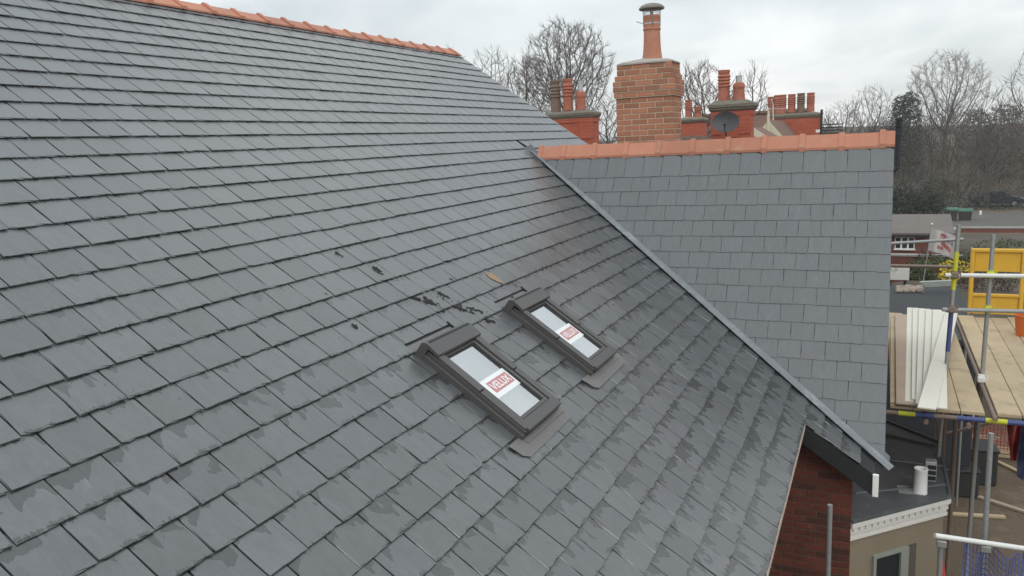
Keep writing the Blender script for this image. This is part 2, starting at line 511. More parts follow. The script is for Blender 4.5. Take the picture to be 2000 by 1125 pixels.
def main_polys(s0, s1, t0, t1):
    """a slate rectangle cut to the roof outline and round the skylights"""
    base = [(s0, t0), (s1, t0), (s1, t1), (s0, t1)]
    out = []
    for a, b, c, d in HOLES:
        if s1 > a + .02 and s0 < b and t1 > c and t0 < d:
            if s0 < a - .1 and s1 - a < G1 + .02 and s0 + .1 < a:     # course whose tail is cut short above the window
                parts = []
                lo = clip(base, 0, 1, c); mid = clip(clip(base, 0, -1, -c), 0, 1, d); hi = clip(base, 0, -1, -d)
                parts = [lo, hi, clip(mid, 1, 0, a)] if mid else [lo, hi]
            elif s1 - b > .05:                                         # course that tucks under the apron
                lo = clip(base, 0, 1, c); mid = clip(clip(base, 0, -1, -c), 0, 1, d); hi = clip(base, 0, -1, -d)
                parts = [lo, hi, clip(mid, -1, 0, -b - .0)]
            else:
                parts = [clip(base, 0, 1, c), clip(base, 0, -1, -d)]
            return [q for q in parts if len(q) > 2]
    return [base]

def build_main_roof():
    deck = MB()
    P = lambda s, t: Mp(s, t, -.004)
    vt = lambda s: valley_t(s)
    meshpoly(deck, [P(SAPEX, TMIN), P(SEAVE - .02, TMIN), P(SEAVE - .02, vt(SEAVE)), P(VS_TOP, YAP), P(VS_TOP, TEND - .01), P(SAPEX, TEND - .01)])
    meshpoly(deck, [P(SEAVE - .02, TVERGE + .02), P(1.99, TVERGE + .02), P(1.99, vt(1.99)), P(SEAVE - .02, vt(SEAVE - .02))])
    # beyond the wing, and the far slope
    meshpoly(deck, [P(VS_TOP, YAP), P(.9, 2 * YAP - vt(.9)), P(.9, TEND - .01), P(VS_TOP, TEND - .01)])
    ax = P(SAPEX, 0)
    meshpoly(deck, [(ax.x, TEND - .01, ax.z), (ax.x - 5.5, TEND - .01, ax.z - 5.5 * math.tan(AL)), (ax.x - 5.5, TMIN, ax.z - 5.5 * math.tan(AL)), (ax.x, TMIN, ax.z)])
    roof = deck.build('main_roof', M['felt'], house)
    R = random.Random(11)
    items = []
    k = -3
    while True:
        tail = S0 + G1 * k
        if tail > 2.03: break
        if abs(tail - SEAVE) < .08: tail_e = SEAVE
        else: tail_e = tail
        t = TMIN + (.125 if k % 2 else 0) + R.uniform(-.01, .01)
        while t < TEND:
            w = .25 + R.uniform(-.012, .012)
            gap = R.uniform(.0042, .0085)
            t0, t1 = t + gap / 2, t + w - gap / 2
            dt_ = R.uniform(-.003, .003) if R.random() < .88 else R.uniform(-.009, .007)
            for poly in main_polys(tail - G1 - .075, tail_e + dt_ * .7, t0, t1):
                if poly[0][0] == poly[-1][0] and len(poly) < 3: continue
                poly = clip(clip(poly, 0, 1, TEND), -1, 0, -SAPEX - .012)
                sc_ = tail - G1 / 2
                if sc_ > SEAVE:
                    poly = clip(poly, 0, -1, -TVERGE)
                if len(poly) < 3: continue
                # valley line is straight: t = vt(0) + slope * s
                sl = valley_t(1) - valley_t(0)
                if tail > VS_TOP - .12:
                    if t1 < YAP + .3:
                        poly = clip(poly, -sl, 1, valley_t(0) - .035)
                    else:                                             # far side of the wing
                        poly = clip(poly, -sl, -1, -(2 * YAP - valley_t(0)) - .035)
                        if tail > -2.4: continue
                if len(poly) < 3: continue
                tcn = (t0 + t1) / 2
                wet = min(1, max(0, (sc_ + 3.6) / 4.2)) * .75 + .16
                wet += max(0, .5 - abs(sc_ + 1.6) * .5) * .3
                g = slate_geo(poly, tail, G1, Mp, R, tcn, wet * R.uniform(.6, 1.15), R.uniform(-.0015, .002), R.uniform(-.006, .006))
                if g: items.append((pix_area([Mp(s, t_) for s, t_ in poly]), g, R.random()))
            t += w
        k += 1
    items.sort(key=lambda q: -q[0])
    for ar, g, r in items[:300]:
        mb = MB(); mb.add(g[0], g[1], g[2], r)
        mb.build('slate', M['slate'], roof, attrs=True)
    mb = MB()
    for ar, g, r in items[300:]: mb.add(g[0], g[1], g[2], r)
    tag(mb.build('slates', M['slate'], roof, attrs=True), kind='stuff')
    return roof
main_roof = build_main_roof()

def build_wing_roof():
    deck = MB()
    P = lambda x, q: Cp(x, q, -.004)
    QB = 3.93
    qv = (XV - .01 - valley_x(0)) / (valley_x(1) - valley_x(0))
    meshpoly(deck, [P(valley_x(QAP), QAP), P(XV - .01, qv), P(XV - .01, QAP)])
    ap = Cp(0, QAP, -.004); far = 2.45
    meshpoly(deck, [(valley_x(QAP), ap.y, ap.z), (XV - .01, ap.y, ap.z), (XV - .01, ap.y + far, ap.z - far * math.tan(A2)), (XV - .3, ap.y + far, ap.z - far * math.tan(A2))])
    roof = deck.build('wing_roof', M['felt'], house)
    R = random.Random(5)
    q1, i = .324, 0
    sl = valley_x(1) - valley_x(0)
    items = []
    while True:
        tail = q1 + G2 * i
        if tail > 3.95: break
        x = XV - (.375 if i % 2 else .25) - 20 * .25
        while x < XV - .02:
            x0, x1 = x + .0008, x + .25 - .0008
            if i % 2 and x1 > XV - .14: x1 = XV          # slate and a half at the verge
            if x1 > XV - .01: x1 = XV
            poly = [(max(QAP + .02, tail - G2 - .075 - (.1 if i == 0 else 0)), x0), (tail + R.uniform(-.004, .004), x0), (tail + R.uniform(-.004, .004), x1), (max(QAP + .02, tail - G2 - .075), x1)]
            poly = clip(poly, sl, -1, -(valley_x(0) + .03))
            if i % 2 and x0 > XV - .13: break
            if len(poly) > 2:
                g = slate_geo(poly, tail, G2, lambda q_, x_, h_: Cp(x_, q_, h_), R, (x0 + x1) / 2, .3 * R.random(), R.uniform(-.008, -.005), R.uniform(-.003, .003), .45)
                if g: items.append((g, R.random()))
            x += .25
        i += 1
    for g, r in items:
        mb = MB(); mb.add(g[0], g[1], g[2], r)
        mb.build('slate', M['slate2'], roof, attrs=True)
    return roof
wing_roof = build_wing_roof()

# ------------------------------------------------------------------ ridge tiles
def ridge_tile(apex, along, d1, d2, n1_, n2_, L, wing, R, col=.054, body=.034):
    """angle ridge tile with a raised collar at its start; d1/d2 run down the two slopes"""
    mb = MB()
    lift = R.uniform(-.003, .004); yaw = R.uniform(-.004, .004)
    def vshape(a0, a1, r, w, th):
        pts = []
        for a in (a0, a1):
            c = apex + along * a
            up = (n1_ + n2_).normalized()
            hh = 1 / max(.3, up.dot(n1_))
            o = up * ((r + lift) * hh)
            for w_, d, nn in ((w, d1, n1_), (0, d1, n1_), (w, d2, n2_)):
                pts.append(c + o + d * w_ + d1 * (yaw * (a - L / 2)))
            i_ = up * ((r + lift - th) * hh)
            for w_, d, nn in ((w, d1, n1_), (0, d1, n1_), (w, d2, n2_)):
                pts.append(c + i_ + d * w_ + d1 * (yaw * (a - L / 2)))
        A = lambda k: k; B = lambda k: k + 6
        f = [(0, 1, 7, 6), (1, 2, 8, 7), (3, 9, 10, 4), (4, 10, 11, 5), (0, 6, 9, 3), (2, 5, 11, 8), (0, 3, 4, 1), (1, 4, 5, 2), (6, 7, 10, 9), (7, 8, 11, 10)]
        mb.add(pts, f, rnd=rr)
    rr = R.random()
    vshape(.004, L - .004, body, wing, .016)
    vshape(-.004, .062, col, wing + .010, .03)
    return mb
R = random.Random(3)
T0 = 6.3446
i = -17
apx = Mp(SAPEX - .005, 0, .004)
while T0 + .45 * i < TEND - .05:
    a = Vector((apx.x, T0 + .45 * i, apx.z))
    L = min(.45, TEND - .005 - a.y)
    nr = Vector((-math.sin(AL), 0, math.cos(AL))); dr = Vector((-math.cos(AL), 0, -math.sin(AL)))
    ridge_tile(a, EY, ES, dr, NM, nr, L, .178, R).build('ridge_tile', M['terracotta'], house)
    i += 1
X0 = -4.0514
apw = Cp(0, QAP - .01, 0)
for i in range(-1, 10):
    x0 = X0 + .45 * i
    L = .45 if i < 9 else XV + .01 - x0
    a = Vector((x0, apw.y, apw.z))
    if i == -1: a.x = x0 + .10; L = .35
    nr = Vector((0, math.sin(A2), math.cos(A2))); dr = Vector((0, math.cos(A2), -math.sin(A2)))
    ridge_tile(a, EX, E2, dr, N2, nr, L, .185, R, .037, .026).build('ridge_tile', M['terracotta'], house)
# mortar bedding under the tiles
mb = MB()
mb.prism([(apx.x, TMIN, apx.z + .004), (apx.x - .17, TMIN, apx.z - .115), (apx.x + .17, TMIN, apx.z - .115)], (0, TEND - .02 - TMIN, 0))
mb.build('ridge_bedding', M['mortar_dark'], house)
mb = MB()
mb.prism([(-4.3, apw.y, apw.z), (-4.3, apw.y - .1, apw.z - .156), (-4.3, apw.y + .1, apw.z - .156)], (XV + 4.29, 0, 0))
mb.build('ridge_bedding', M['mortar_dark'], house)

# ------------------------------------------------------------------ valley lead
def valley_point(s):
    return Mp(s, valley_t(s))
va, vb = valley_point(VS_TOP + .06), valley_point(2.12)
vd = (vb - va).normalized(); VL = (vb - va).length
vup = (NM + N2).normalized()
vside = vd.cross(vup).normalized()
# lead roll in lapped lengths
cuts = [0.0, 1.15, 2.55, 3.95, 5.3, VL + .02]
Rl = random.Random(9)
for k in range(len(cuts) - 1):
    a, b = cuts[k] - (.05 if k else 0), cuts[k + 1]
    rows = []
    nn = int((b - a) / .06)
    for j in range(nn + 1):
        d = a + (b - a) * j / nn
        c = va + vd * d
        taper = min(.60, .22 + d / 3.6)
        row = []
        prof = [(-.085, .034), (-.052, .033), (-.036, .044), (-.026, .058), (-.008, .070), (.012, .064), (.022, .046), (.032, .040), (.06, .046)]
        for q, (w, h) in enumerate(prof):
            wob = .004 * mnoise.noise(Vector((d * 9, q * 1.7, k * 5.))) + .003 * mnoise.noise(Vector((d * 23, q * 2.1, k * 3.)))
            base = c + vside * (w * taper)
            row.append(c + vside * (w * taper + wob) + vup * ((h - .03) * taper * .62 + .034 + abs(w) * taper * .62 + wob + (len(cuts) - k) * .0016))
        rows.append(row)
    ml = MB(); ml.sheet(rows)
    smooth_angle(ml.build('valley_lead', M['lead'], house), 50)
# lead soaker turned up at the head of the valley
ml = MB()
p0 = va
ml.sheet([[p0 + vd * d + vside * w + vup * (.035 + .03 * abs(w) / .1 + (.02 if d < 0 else 0)) for w in (-.07, -.03, .01, .05)] for d in (-.10, 0, .12, .3)])
ml.build('valley_saddle', M['lead_dark'], house)

# ------------------------------------------------------------------ skylights
def skylight(S, roof_parent, sticker_flip):
    s0, s1, t0, t1 = S
    hgt = .105
    B = lambda s, t, h: Mp(s, t, h)
    def bx(mb, a, b, c, d, h0, h1, bev=.004):
        ce = B((a + b) / 2, (c + d) / 2, (h0 + h1) / 2)
        mb.bbox(ce, ES * (b - a), EY * (d - c), NM * (h1 - h0), bev)
    W = t1 - t0
    fr = MB()
    bx(fr, s0 + .02, s1, t0, t0 + .045, -.01, hgt - .02, .003)
    bx(fr, s0 + .02, s1, t1 - .045, t1, -.01, hgt - .02, .003)
    bx(fr, s1 - .05, s1, t0 + .045, t1 - .045, -.01, hgt - .022, .003)
    bx(fr, s0, s0 + .06, t0 + .002, t1 - .002, -.01, hgt - .02, .003)
    sk_ = fr.build('skylight', M['frame'], roof_parent)
    # side covers, two lengths each
    for a, b in ((t0 - .004, t0 + .062), (t1 - .062, t1 + .004)):
        m = MB()
        ms = s0 + .50
        bx(m, s0 + .10, ms, a, b, hgt - .018, hgt + .004, .005); m.build('side_cover', M['frame'], sk_)
        m = MB(); bx(m, ms + .003, s1 - .012, a + .003, b - .003, hgt - .018, hgt - .001, .005); m.build('side_cover', M['frame'], sk_)
    # lower side apron of the frame, stepping inwards
    for a, b in ((t0 - .016, t0 + .004), (t1 - .004, t1 + .016)):
        m = MB(); bx(m, s0 + .0, s1 + .006, a, b, -.01, .058, .003); m.build('side_flashing', M['frame'], sk_)
    # hood at the head
    m = MB()
    yA, yB = t0 - .02, t1 + .01
    prof = [(s0 - .012, .0), (s0 - .012, hgt + .012), (s0 + .02, hgt + .032), (s0 + .135, hgt + .022), (s0 + .14, hgt + .004), (s0 + .05, hgt + .004), (s0 + .05, 0)]
    m.prism([B(s, yA, h) for s, h in prof], EY * (yB - yA)); m.build('hood', M['frame'], sk_)
    m = MB(); bx(m, s0 + .012, s0 + .030, t0 + .012, t1 - .012, hgt + .026, hgt + .0345, .002); m.build('hood_groove', M['gasket'], sk_)
    m = MB()
    bx(m, s0 - .030, s0 - .014, t0 - .02, t1 + .012, .0, .03, .003); m.build('head_flashing', M['frame'], sk_)
    # sash: rails round the glass
    gi = .068
    ga, gb, gc, gd = s0 + .155, s1 - .105, t0 + gi + .026, t1 - gi - .026
    m = MB()
    bx(m, s0 + .11, s1 - .03, gc - .030, gc, hgt - .05, hgt - .012, .004)
    bx(m, s0 + .11, s1 - .03, gd, gd + .030, hgt - .05, hgt - .012, .004)
    bx(m, s0 + .11, ga, gc, gd, hgt - .05, hgt - .014, .004)
    sash = m.build('sash', M['frame'], sk_)
    m = MB()
    bx(m, gb + .032, s1 + .012, t0 + .018, t1 - .018, hgt - .042, hgt + .003, .006); m.build('bottom_rail', M['frame'], sk_)
    m = MB()
    bx(m, gb, gb + .029, gc - .012, gd + .012, hgt - .05, hgt - .009, .003); m.build('glazing_bar', M['frame'], sk_)
    m = MB()
    for (a, b, c, d) in ((ga, gb, gc, gc + .008), (ga, gb, gd - .008, gd), (ga, ga + .01, gc + .008, gd - .008)):
        bx(m, a, b, c, d, hgt - .045, hgt - .026, .001)
    m.build('gasket', M['gasket'], sk_)
    m = MB(); bx(m, ga, gb, gc, gd, hgt - .040, hgt - .034, .0005); m.build('pane', M['glass'], sk_)
    # pale board close under the glass; its whiteness paints in sky reflection
    m = MB()
    bx(m, ga - .03, gb + .03, gc - .03, gd + .03, .004, .012, .001)
    m.build('sky_sheen_board', M['sky_sheen_board'], sk_)
    # sticker on the underside of the glass
    sa, sb = ga + (gb - ga) * .43, ga + (gb - ga) * .70
    m = MB(); bx(m, sa, sb, gc + .004, gd - .004, hgt - .0335, hgt - .0327, .0002)
    m.build('sticker', M['sticker'], sk_)
    ra, rb, rc, rd = sa + .034, sb - .040, gc + .075, gd - .03
    m = MB(); bx(m, ra, rb, rc, rd, hgt - .0326, hgt - .0322, .0001)
    m.build('sticker_badge', M['sticker_red'], sk_)
    cu = bpy.data.curves.new('lettering', 'FONT'); cu.body = 'VELUX'; cu.offset = .018; cu.align_x = 'CENTER'; cu.align_y = 'CENTER'
    to = bpy.data.objects.new('lettering', cu); COL.objects.link(to)
    bpy.context.view_layer.update()
    me = bpy.data.meshes.new_from_object(to.evaluated_get(bpy.context.evaluated_depsgraph_get()))
    bpy.data.objects.remove(to)
    xs = [v.co.x for v in me.vertices]; ys = [v.co.y for v in me.vertices]
    mw, mh = max(xs) - min(xs), max(ys) - min(ys); mx, my = (max(xs) + min(xs)) / 2, (max(ys) + min(ys)) / 2
    off = wloc(sk_)
    cc = B((ra + rb) / 2, (rc + rd) / 2, hgt - .0320)
    kx, ky = (rd - rc) * .90 / mw, (rb - ra) * .66 / mh
    for v in me.vertices:
        q = cc + EY * ((v.co.x - mx) * kx) - ES * ((v.co.y - my) * ky)
        v.co = (q.x - off.x, q.y - off.y, q.z + H - off.z)
    me.materials.append(M['sticker'])
    lo = bpy.data.objects.new('sticker_lettering', me); COL.objects.link(lo); lo.parent = sk_
    # apron of soft flashing below, corners clipped, dressed over the slates
    m = MB()
    outl = [(s1 - .02, t0 - .17), (s1 + .035, t0 - .155), (s1 + .085, t0 - .145), (s1 + .125, t0 - .09), (s1 + .122, t0 + W * .5), (s1 + .115, t1 + .075), (s1 + .06, t1 + .135), (s1 + .02, t1 + .15), (s1 - .03, t1 + .11), (s1 - .03, t1 - .01), (s1 - .02, t0)]
    def ah(s): return .026 + .0012 * math.sin(s * 40)
    tops = [B(s, t, ah(s) + (0.004 * math.sin(t * 17))) for s, t in outl]
    bots = [B(s, t, ah(s) - .004) for s, t in outl]
    n_ = len(outl)
    m.add(tops + bots, [tuple(range(n_)), tuple(range(2 * n_ - 1, n_ - 1, -1))] + [(i, n_ + i, n_ + (i + 1) % n_, (i + 1) % n_) for i in range(n_)])
    m.build('apron_flashing', M['flash'], sk_)
    m = MB(); bx(m, s1 + .006, s1 + .05, t0 + .005, t1 + .06, .026, .034, .003); m.build('apron_fold', M['flash'], sk_)
    # back gutter panel above the hood
    m = MB(); bx(m, s0 - .098, s0 - .005, t0 - .010, t1 + .02, .001, .006, .001); m.build('back_gutter', M['flash'], sk_)
    m = MB(); bx(m, s0 - .150, s0 - .0985, t0 - .010, t1 + .02, -.001, .003, .0005); m.build('slot_shadow_strip', M['gasket'], sk_)  # black strip painting the shadow slot below the cut slate tails
    m = MB(); bx(m, s0 - .14, s0 - .02, t1 + .0205, t1 + .032, .002, .022, .001); m.build('gutter_upstand', M['gasket'], sk_)
    return sk_
def glass_material():
    n = NT('window_glass')
    n.t.nodes.remove(n.bsdf)
    fr = n.n('ShaderNodeFresnel'); fr.inputs['IOR'].default_value = 1.5
    tr = n.n('ShaderNodeBsdfTransparent'); tr.inputs['Color'].default_value = (.93, .95, .94, 1)
    gl = n.n('ShaderNodeBsdfGlossy'); gl.inputs['Roughness'].default_value = .03; gl.inputs['Color'].default_value = (1, 1, 1, 1)
    mx = n.n('ShaderNodeMixShader')
    n.link(n.math('MULTIPLY_ADD', fr.outputs[0], 2.4, .36, clamp=True), mx.inputs[0]); n.link(tr.outputs[0], mx.inputs[1]); n.link(gl.outputs[0], mx.inputs[2])
    n.link(mx.outputs[0], n.out.inputs['Surface'])
    return n.m
M['glass'] = glass_material()
M['sky_sheen_board'] = pm('sky_sheen_white', (.80, .80, .78), .8, .06, 3, .05)  # whitened to stand in for sky reflected in the panes
M['sticker'] = pm('white_film', (.72, .73, .73), .35, .03, 8, 0)
M['sticker_red'] = pm('veiled_red_print', (.47, .20, .20), .4, .05, 8, 0)  # red paled to pink, painting the glass's reflection veil into it
for k, S in enumerate(SKY):
    s_ = skylight(S, house, k)
    s_['label'] = ['nearer grey-framed skylight with white and red sticker', 'farther grey-framed skylight with white and red sticker'][k]

# ------------------------------------------------------------------ walls, eaves, bargeboard of the house
M['timber_dark'] = pm('dark_stained_timber', (.020, .021, .022), .6, .2, 5, .2, 30)
M['white_upvc'] = pm('white_plastic', (.80, .79, .76), .4, .04, 3, .03)
M['pale_timber'] = pm('pale_batten', (.52, .42, .35), .85, .25, 12, .4, 40)
e0 = Mp(SEAVE, 0)
mb = MB()
mb.abox(e0.x - .004, e0.x + .010, TMIN, TVERGE + .05, e0.z - .050, e0.z + .004)
mb.build('eaves_batten', M['pale_timber'], house)
mb = MB()
mb.abox(e0.x - .62, e0.x - .03, TMIN, 8.3, e0.z - .06, e0.z - .035)
mb.build('soffit', M['timber_dark'], house)
WXC = -.14; WY = 8.30                       # outer corner of the wing's flank wall
core = MB()
rz = lambda x: Mp(0, 0).z - (x - Mp(0, 0).x) * math.tan(AL) - .05
core.prism([(-1.25, WY + .006, -H), (WXC - .006, WY + .006, -H), (WXC - .006, WY + .006, rz(WXC)), (-1.25, WY + .006, rz(-1.25))], (0, .22, 0))
core.abox(WXC - .25, WXC - .006, WY + .226, 12.6, -H, -3.75)
core.abox(-9.0, -1.25, TMIN + .3, TEND - .3, -H, -2.7)
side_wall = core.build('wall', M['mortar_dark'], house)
mb = MB()                                      # gable triangle of the wing, under the verge
mb.prism([(WXC - .01, YAP - 2.2, -.22 - 2.2 * math.tan(A2)), (WXC - .01, YAP + 2.2, -.22 - 2.2 * math.tan(A2)), (WXC - .01, YAP, -.22)], (-.2, 0, 0))
mb.build('gable', M['red_wall'], house)
mb = MB()
mb.prism([(-8.9, TEND - .3, Mp(1., 0).z), (-1.3, TEND - .3, Mp(.5, 0).z), (-6.95, TEND - .3, 1.35)], (0, .2, 0))
mb.build('gable', M['red_wall'], house)
Rb = random.Random(21)
BL, BH, BD, J = .215, .065, .1025, .010
row = 0
z = -2.97
while z > -5.6:
    x = WXC - (0 if row % 2 else -.0)
    first = True
    while x > -1.2:
        L = (BD if (row % 2 and first) else BL)
        x0 = max(x - L, -1.22)
        mb = MB()
        mb.bbox(((x0 + x) / 2, WY + .05 - .001 * Rb.uniform(-1, 1.5), z - BH / 2), (x - x0, 0, 0), (0, .1, 0), (0, 0, BH), .004, rnd=Rb.random())
        # cut away what would stand above the raking roof strip
        roof_z = Mp(0, 0).z - (x0 - Mp(0, 0).x) * math.tan(AL) - .06
        if z < roof_z - .02:
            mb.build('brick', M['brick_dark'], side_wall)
        x = x0 - J; first = False
    z -= BH + J; row += 1
# return of the bricks on the gable front, seen edge on
row = 0; z = -3.42
while z > -4.05:
    y = WY + .115 if row % 2 else WY + .225
    while y < 9.2:
        mb = MB(); mb.bbox((WXC - .05, y + BL / 2, z - BH / 2), (.1, 0, 0), (0, BL, 0), (0, 0, BH), .004, rnd=Rb.random())
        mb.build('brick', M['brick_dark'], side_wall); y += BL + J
    z -= BH + J; row += 1
# bargeboard below the strip of roof, with white end cap
mb = MB()
s_a, s_b = SEAVE - .05, 1.99
mb.prism([Mp(s_a, TVERGE + .01, -.012), Mp(s_b, TVERGE + .01, -.012), Mp(s_b, TVERGE + .01, -.012) + Vector((0, 0, -.21)), Mp(s_a, TVERGE + .01, -.012) + Vector((0, 0, -.21))], (0, .025, 0))
mb.build('bargeboard', M['timber_dark'], house)
mb = MB()
mb.prism([Mp(s_a, TVERGE + .035, -.02), Mp(s_b, TVERGE + .035, -.02), Mp(s_b, WY, -.02), Mp(s_a, WY, -.02)], (0, 0, -.012))
mb.build('soffit', M['timber_dark'], house)
mb = MB()
p = Mp(s_b, TVERGE + .03, -.012)
mb.bbox((p.x + .012, p.y - .03, p.z - .085), (.056, 0, 0), (0, .03, 0), (0, 0, .235), .006)
mb.build('board_end_cap', M['white_upvc'], house)

# ------------------------------------------------------------------ moss debris and rust scar on the slates
M['moss'] = pm('dark_moss_crumbs', (.03, .029, .026), .95, .4, 30, .5, 90)
def smp(u, v):
    r = ray(u, v); k = -DN / NM.dot(r); q = r * k + NM * DN
    return q.dot(ES), q.y
mb = MB(); Rm = random.Random(4)
for (u, v, du, dv, n_) in [(838, 594, 22, 12, 60), (862, 578, 12, 8, 26), (930, 610, 22, 10, 46), (950, 628, 16, 8, 22), (900, 606, 20, 8, 26), (878, 549, 6, 3, 12), (735, 530, 14, 10, 34), (690, 640, 7, 5, 12), (812, 585, 14, 6, 20), (1003, 585, 5, 3, 5), (660, 500, 8, 4, 10), (880, 590, 26, 8, 14), (635, 578, 5, 3, 6)]:
    for _ in range(n_):
        a, b_ = Rm.gauss(0, .5), Rm.gauss(0, .45)
        s, t = smp(u + a * du, v + a * dv * .9 + b_ * dv * .45)
        r = Rm.uniform(.002, .007) if Rm.random() < .75 else Rm.uniform(.008, .017)
        c = Mp(s, t, .020 + Rm.uniform(0, .004))
        pts = []
        for j in range(5):
            an = 2 * math.pi * j / 5 + Rm.random()
            rr = r * Rm.uniform(.6, 1.6)
            pts.append(c + ES * rr * 1.5 * math.cos(an) + EY * rr * math.sin(an) - NM * .008)
        pts.append(c + NM * r * .15)
        mb.add(pts, [(j, (j + 1) % 5, 5) for j in range(5)])
tag(mb.build('moss_crumbs', M['moss'], main_roof), kind='stuff')
M['rust'] = pm('tan_scar', (.27, .185, .115), .8, .3, 22, .3, 60)
sc0, tc0 = smp(962, 544)
sc0 = S0 + G1 * math.ceil((sc0 - S0) / G1) - .105
mb = MB(); pts = []
for j in range(14):
    an = 2 * math.pi * j / 14
    rr = 1 + .13 * math.sin(3 * an + 1) + Rm.uniform(-.07, .07)
    s, t = sc0 + .092 * math.cos(an) * rr, tc0 + .055 * math.sin(an) * rr
    b = s - (S0 + G1 * math.ceil((s - S0) / G1)) + G1
    pts.append(Mp(s, t, .0075 + .0150 * b / G1 + .003))
mb.prism(pts, NM * .0012); mb.build('rust_scar', M['rust'], main_roof)

# ------------------------------------------------------------------ chimney behind the wing ridge
M['steel_dark'] = pm('weathered_steel_cowl', (.20, .17, .155), .5, .2, 12, .2, 40, metal=.4)
M['steel'] = pm('galvanised_steel', (.46, .48, .48), .45, .15, 10, .15, 40, metal=.55)
ch = empty('brick_chimney', (-2.99, 11.24, -1.6), 'tall new red brick chimney with buff joints, terracotta pot and domed metal cowl', 'chimney')
CX, CY, CW, CD = -2.985, 11.235, .79, .565
Rc = random.Random(31)
ztop = 1.005
ncourse = 24
core = MB()
offs = []
for i in range(ncourse):                # from the top down: corbelled head, then plain shaft
    o = {0: -.014, 1: -.014, 2: .012, 3: .034, 4: .034, 5: .024}.get(i, 0)
    offs.append(o)
    z1 = ztop - i * .075; z0 = z1 - .065
    hw, hd = CW / 2 + o, CD / 2 + o
    core.abox(CX - hw + .005, CX + hw - .005, CY - hd + .005, CY + hd - .005, z0 - .010, z1 + (.0 if i else -.003))
cch = core.build('mortar_core', M['mortar'], ch)
for i in range(ncourse):
    o = offs[i]; z1 = ztop - i * .075; z0 = z1 - .065
    hw, hd = CW / 2 + o, CD / 2 + o
    def runx(y, sgn):
        x = CX - hw; first = True
        st = .1025 if i % 2 else .215
        while x < CX + hw - .03:
            L = st if first else .215
            x1 = min(x + L, CX + hw)
            if CX + hw - x1 < .05: x1 = CX + hw
            mb = MB(); mb.bbox(((x + x1) / 2, y + Rc.uniform(-.001, .001), (z0 + z1) / 2), (x1 - x, 0, 0), (0, .1025, 0), (0, 0, .065), .004, rnd=(Rc.random() ** .8 if 2 <= i <= 5 or i == 0 else Rc.random() ** 1.3))
            mb.build('brick', M['brick'], ch); x = x1 + .010; first = False
    runx(CY - hd + .051, -1); runx(CY + hd - .051, 1)
    for xs in (CX - hw + .051, CX + hw - .051):
        y = CY - hd + .1025 + .010
        yend = CY + hd - .1025 - .010
        first = True
        while y < yend - .02:
            L = .215 if i % 2 else .1025
            if not first: L = .215
            y1 = min(y + L, yend)
            if yend - y1 < .04: y1 = yend
            mb = MB(); mb.bbox((xs + Rc.uniform(-.001, .001), (y + y1) / 2, (z0 + z1) / 2), (.1025, 0, 0), (0, y1 - y, 0), (0, 0, .065), .004, rnd=Rc.random())
            mb.build('brick', M['brick'], ch); y = y1 + .010; first = False
mb = MB()
rows = []
for j, (k, z) in enumerate(((1.005, ztop - .002), (1.0, ztop + .02), (.82, ztop + .048), (.5, ztop + .072), (.34, ztop + .085))):
    ring = []
    for q in range(24):
        an = 2 * math.pi * q / 24 + math.pi / 4 / 6
        cx_, sy_ = math.cos(an), math.sin(an)
        m_ = max(abs(cx_), abs(sy_)) if k > .6 else 1
        ring.append(Vector((CX + CW / 2 * k * cx_ / m_ * (1 if k > .6 else .75), CY + CD / 2 * k * sy_ / m_, z + .01 * mnoise.noise(Vector((q * .9, j * 2., 3))))))
    rows.append(ring + [ring[0]])
mb.sheet(rows)
smooth_angle(mb.build('flaunching', M['flaunch'], ch), 40)
PX = -2.93
zb = ztop + .05
mb = MB()
mb.lathe((PX, CY, zb), [(.145, 0), (.138, .03), (.125, .12), (.116, .25), (.113, .40), (.113, .405), (.123, .412), (.124, .43), (.113, .437), (.112, .50), (.112, .56), (.120, .575), (.120, .60), (.108, .605), (.085, .60)], 28)
pot = smooth_angle(mb.build('pot', M['terracotta'], ch), 40)
mb = MB()
zc_ = zb + .60
mb.lathe((PX, CY, zc_), [(.172, .085), (.176, .098), (.172, .112), (.140, .140), (.085, .160), (.02, .168)], 24)
smooth_angle(mb.build('cowl', M['steel_dark'], pot), 50)
for j in range(4):
    an = math.pi / 4 * 0 + j * math.pi / 2 + .35
    mb = MB()
    a = Vector((PX + .116 * math.cos(an), CY + .116 * math.sin(an), zc_ - .14)); b = Vector((PX + .118 * math.cos(an), CY + .118 * math.sin(an), zc_ + .10))
    tv = Vector((-math.sin(an), math.cos(an), 0))
    mb.box((a + b) / 2, tv * .022, (Vector((math.cos(an), math.sin(an), 0))) * .006, b - a)
    mb.build('cowl_leg', M['steel_dark'], pot)
mb = MB()
for j in range(28):
    an = 2 * math.pi * j / 28
    q = Vector((PX + .108 * math.cos(an), CY + .108 * math.sin(an), zc_))
    mb.tube(q, q + Vector((0, 0, .10)), .0018, n=4, cap=False)
for zz in (.03, .06):
    for j in range(28):
        a0, a1 = 2 * math.pi * j / 28, 2 * math.pi * (j + 1) / 28
        mb.tube((PX + .108 * math.cos(a0), CY + .108 * math.sin(a0), zc_ + zz), (PX + .108 * math.cos(a1), CY + .108 * math.sin(a1), zc_ + zz), .0018, n=4, cap=False)
mb.build('cowl_mesh', M['steel'], pot)
mb = MB(); mb.lathe((PX, CY, zc_ - .115), [(.1155, 0), (.1175, .002), (.1175, .016), (.1155, .018)], 28); mb.build('strap', M['steel'], pot)
mb = MB(); q = Vector((PX - .10, CY - .05, zc_ - .10)); mb.tube(q, q + Vector((-.10, -.03, .035)), .006, n=6); mb.build('strap_bolt', M['steel'], pot)

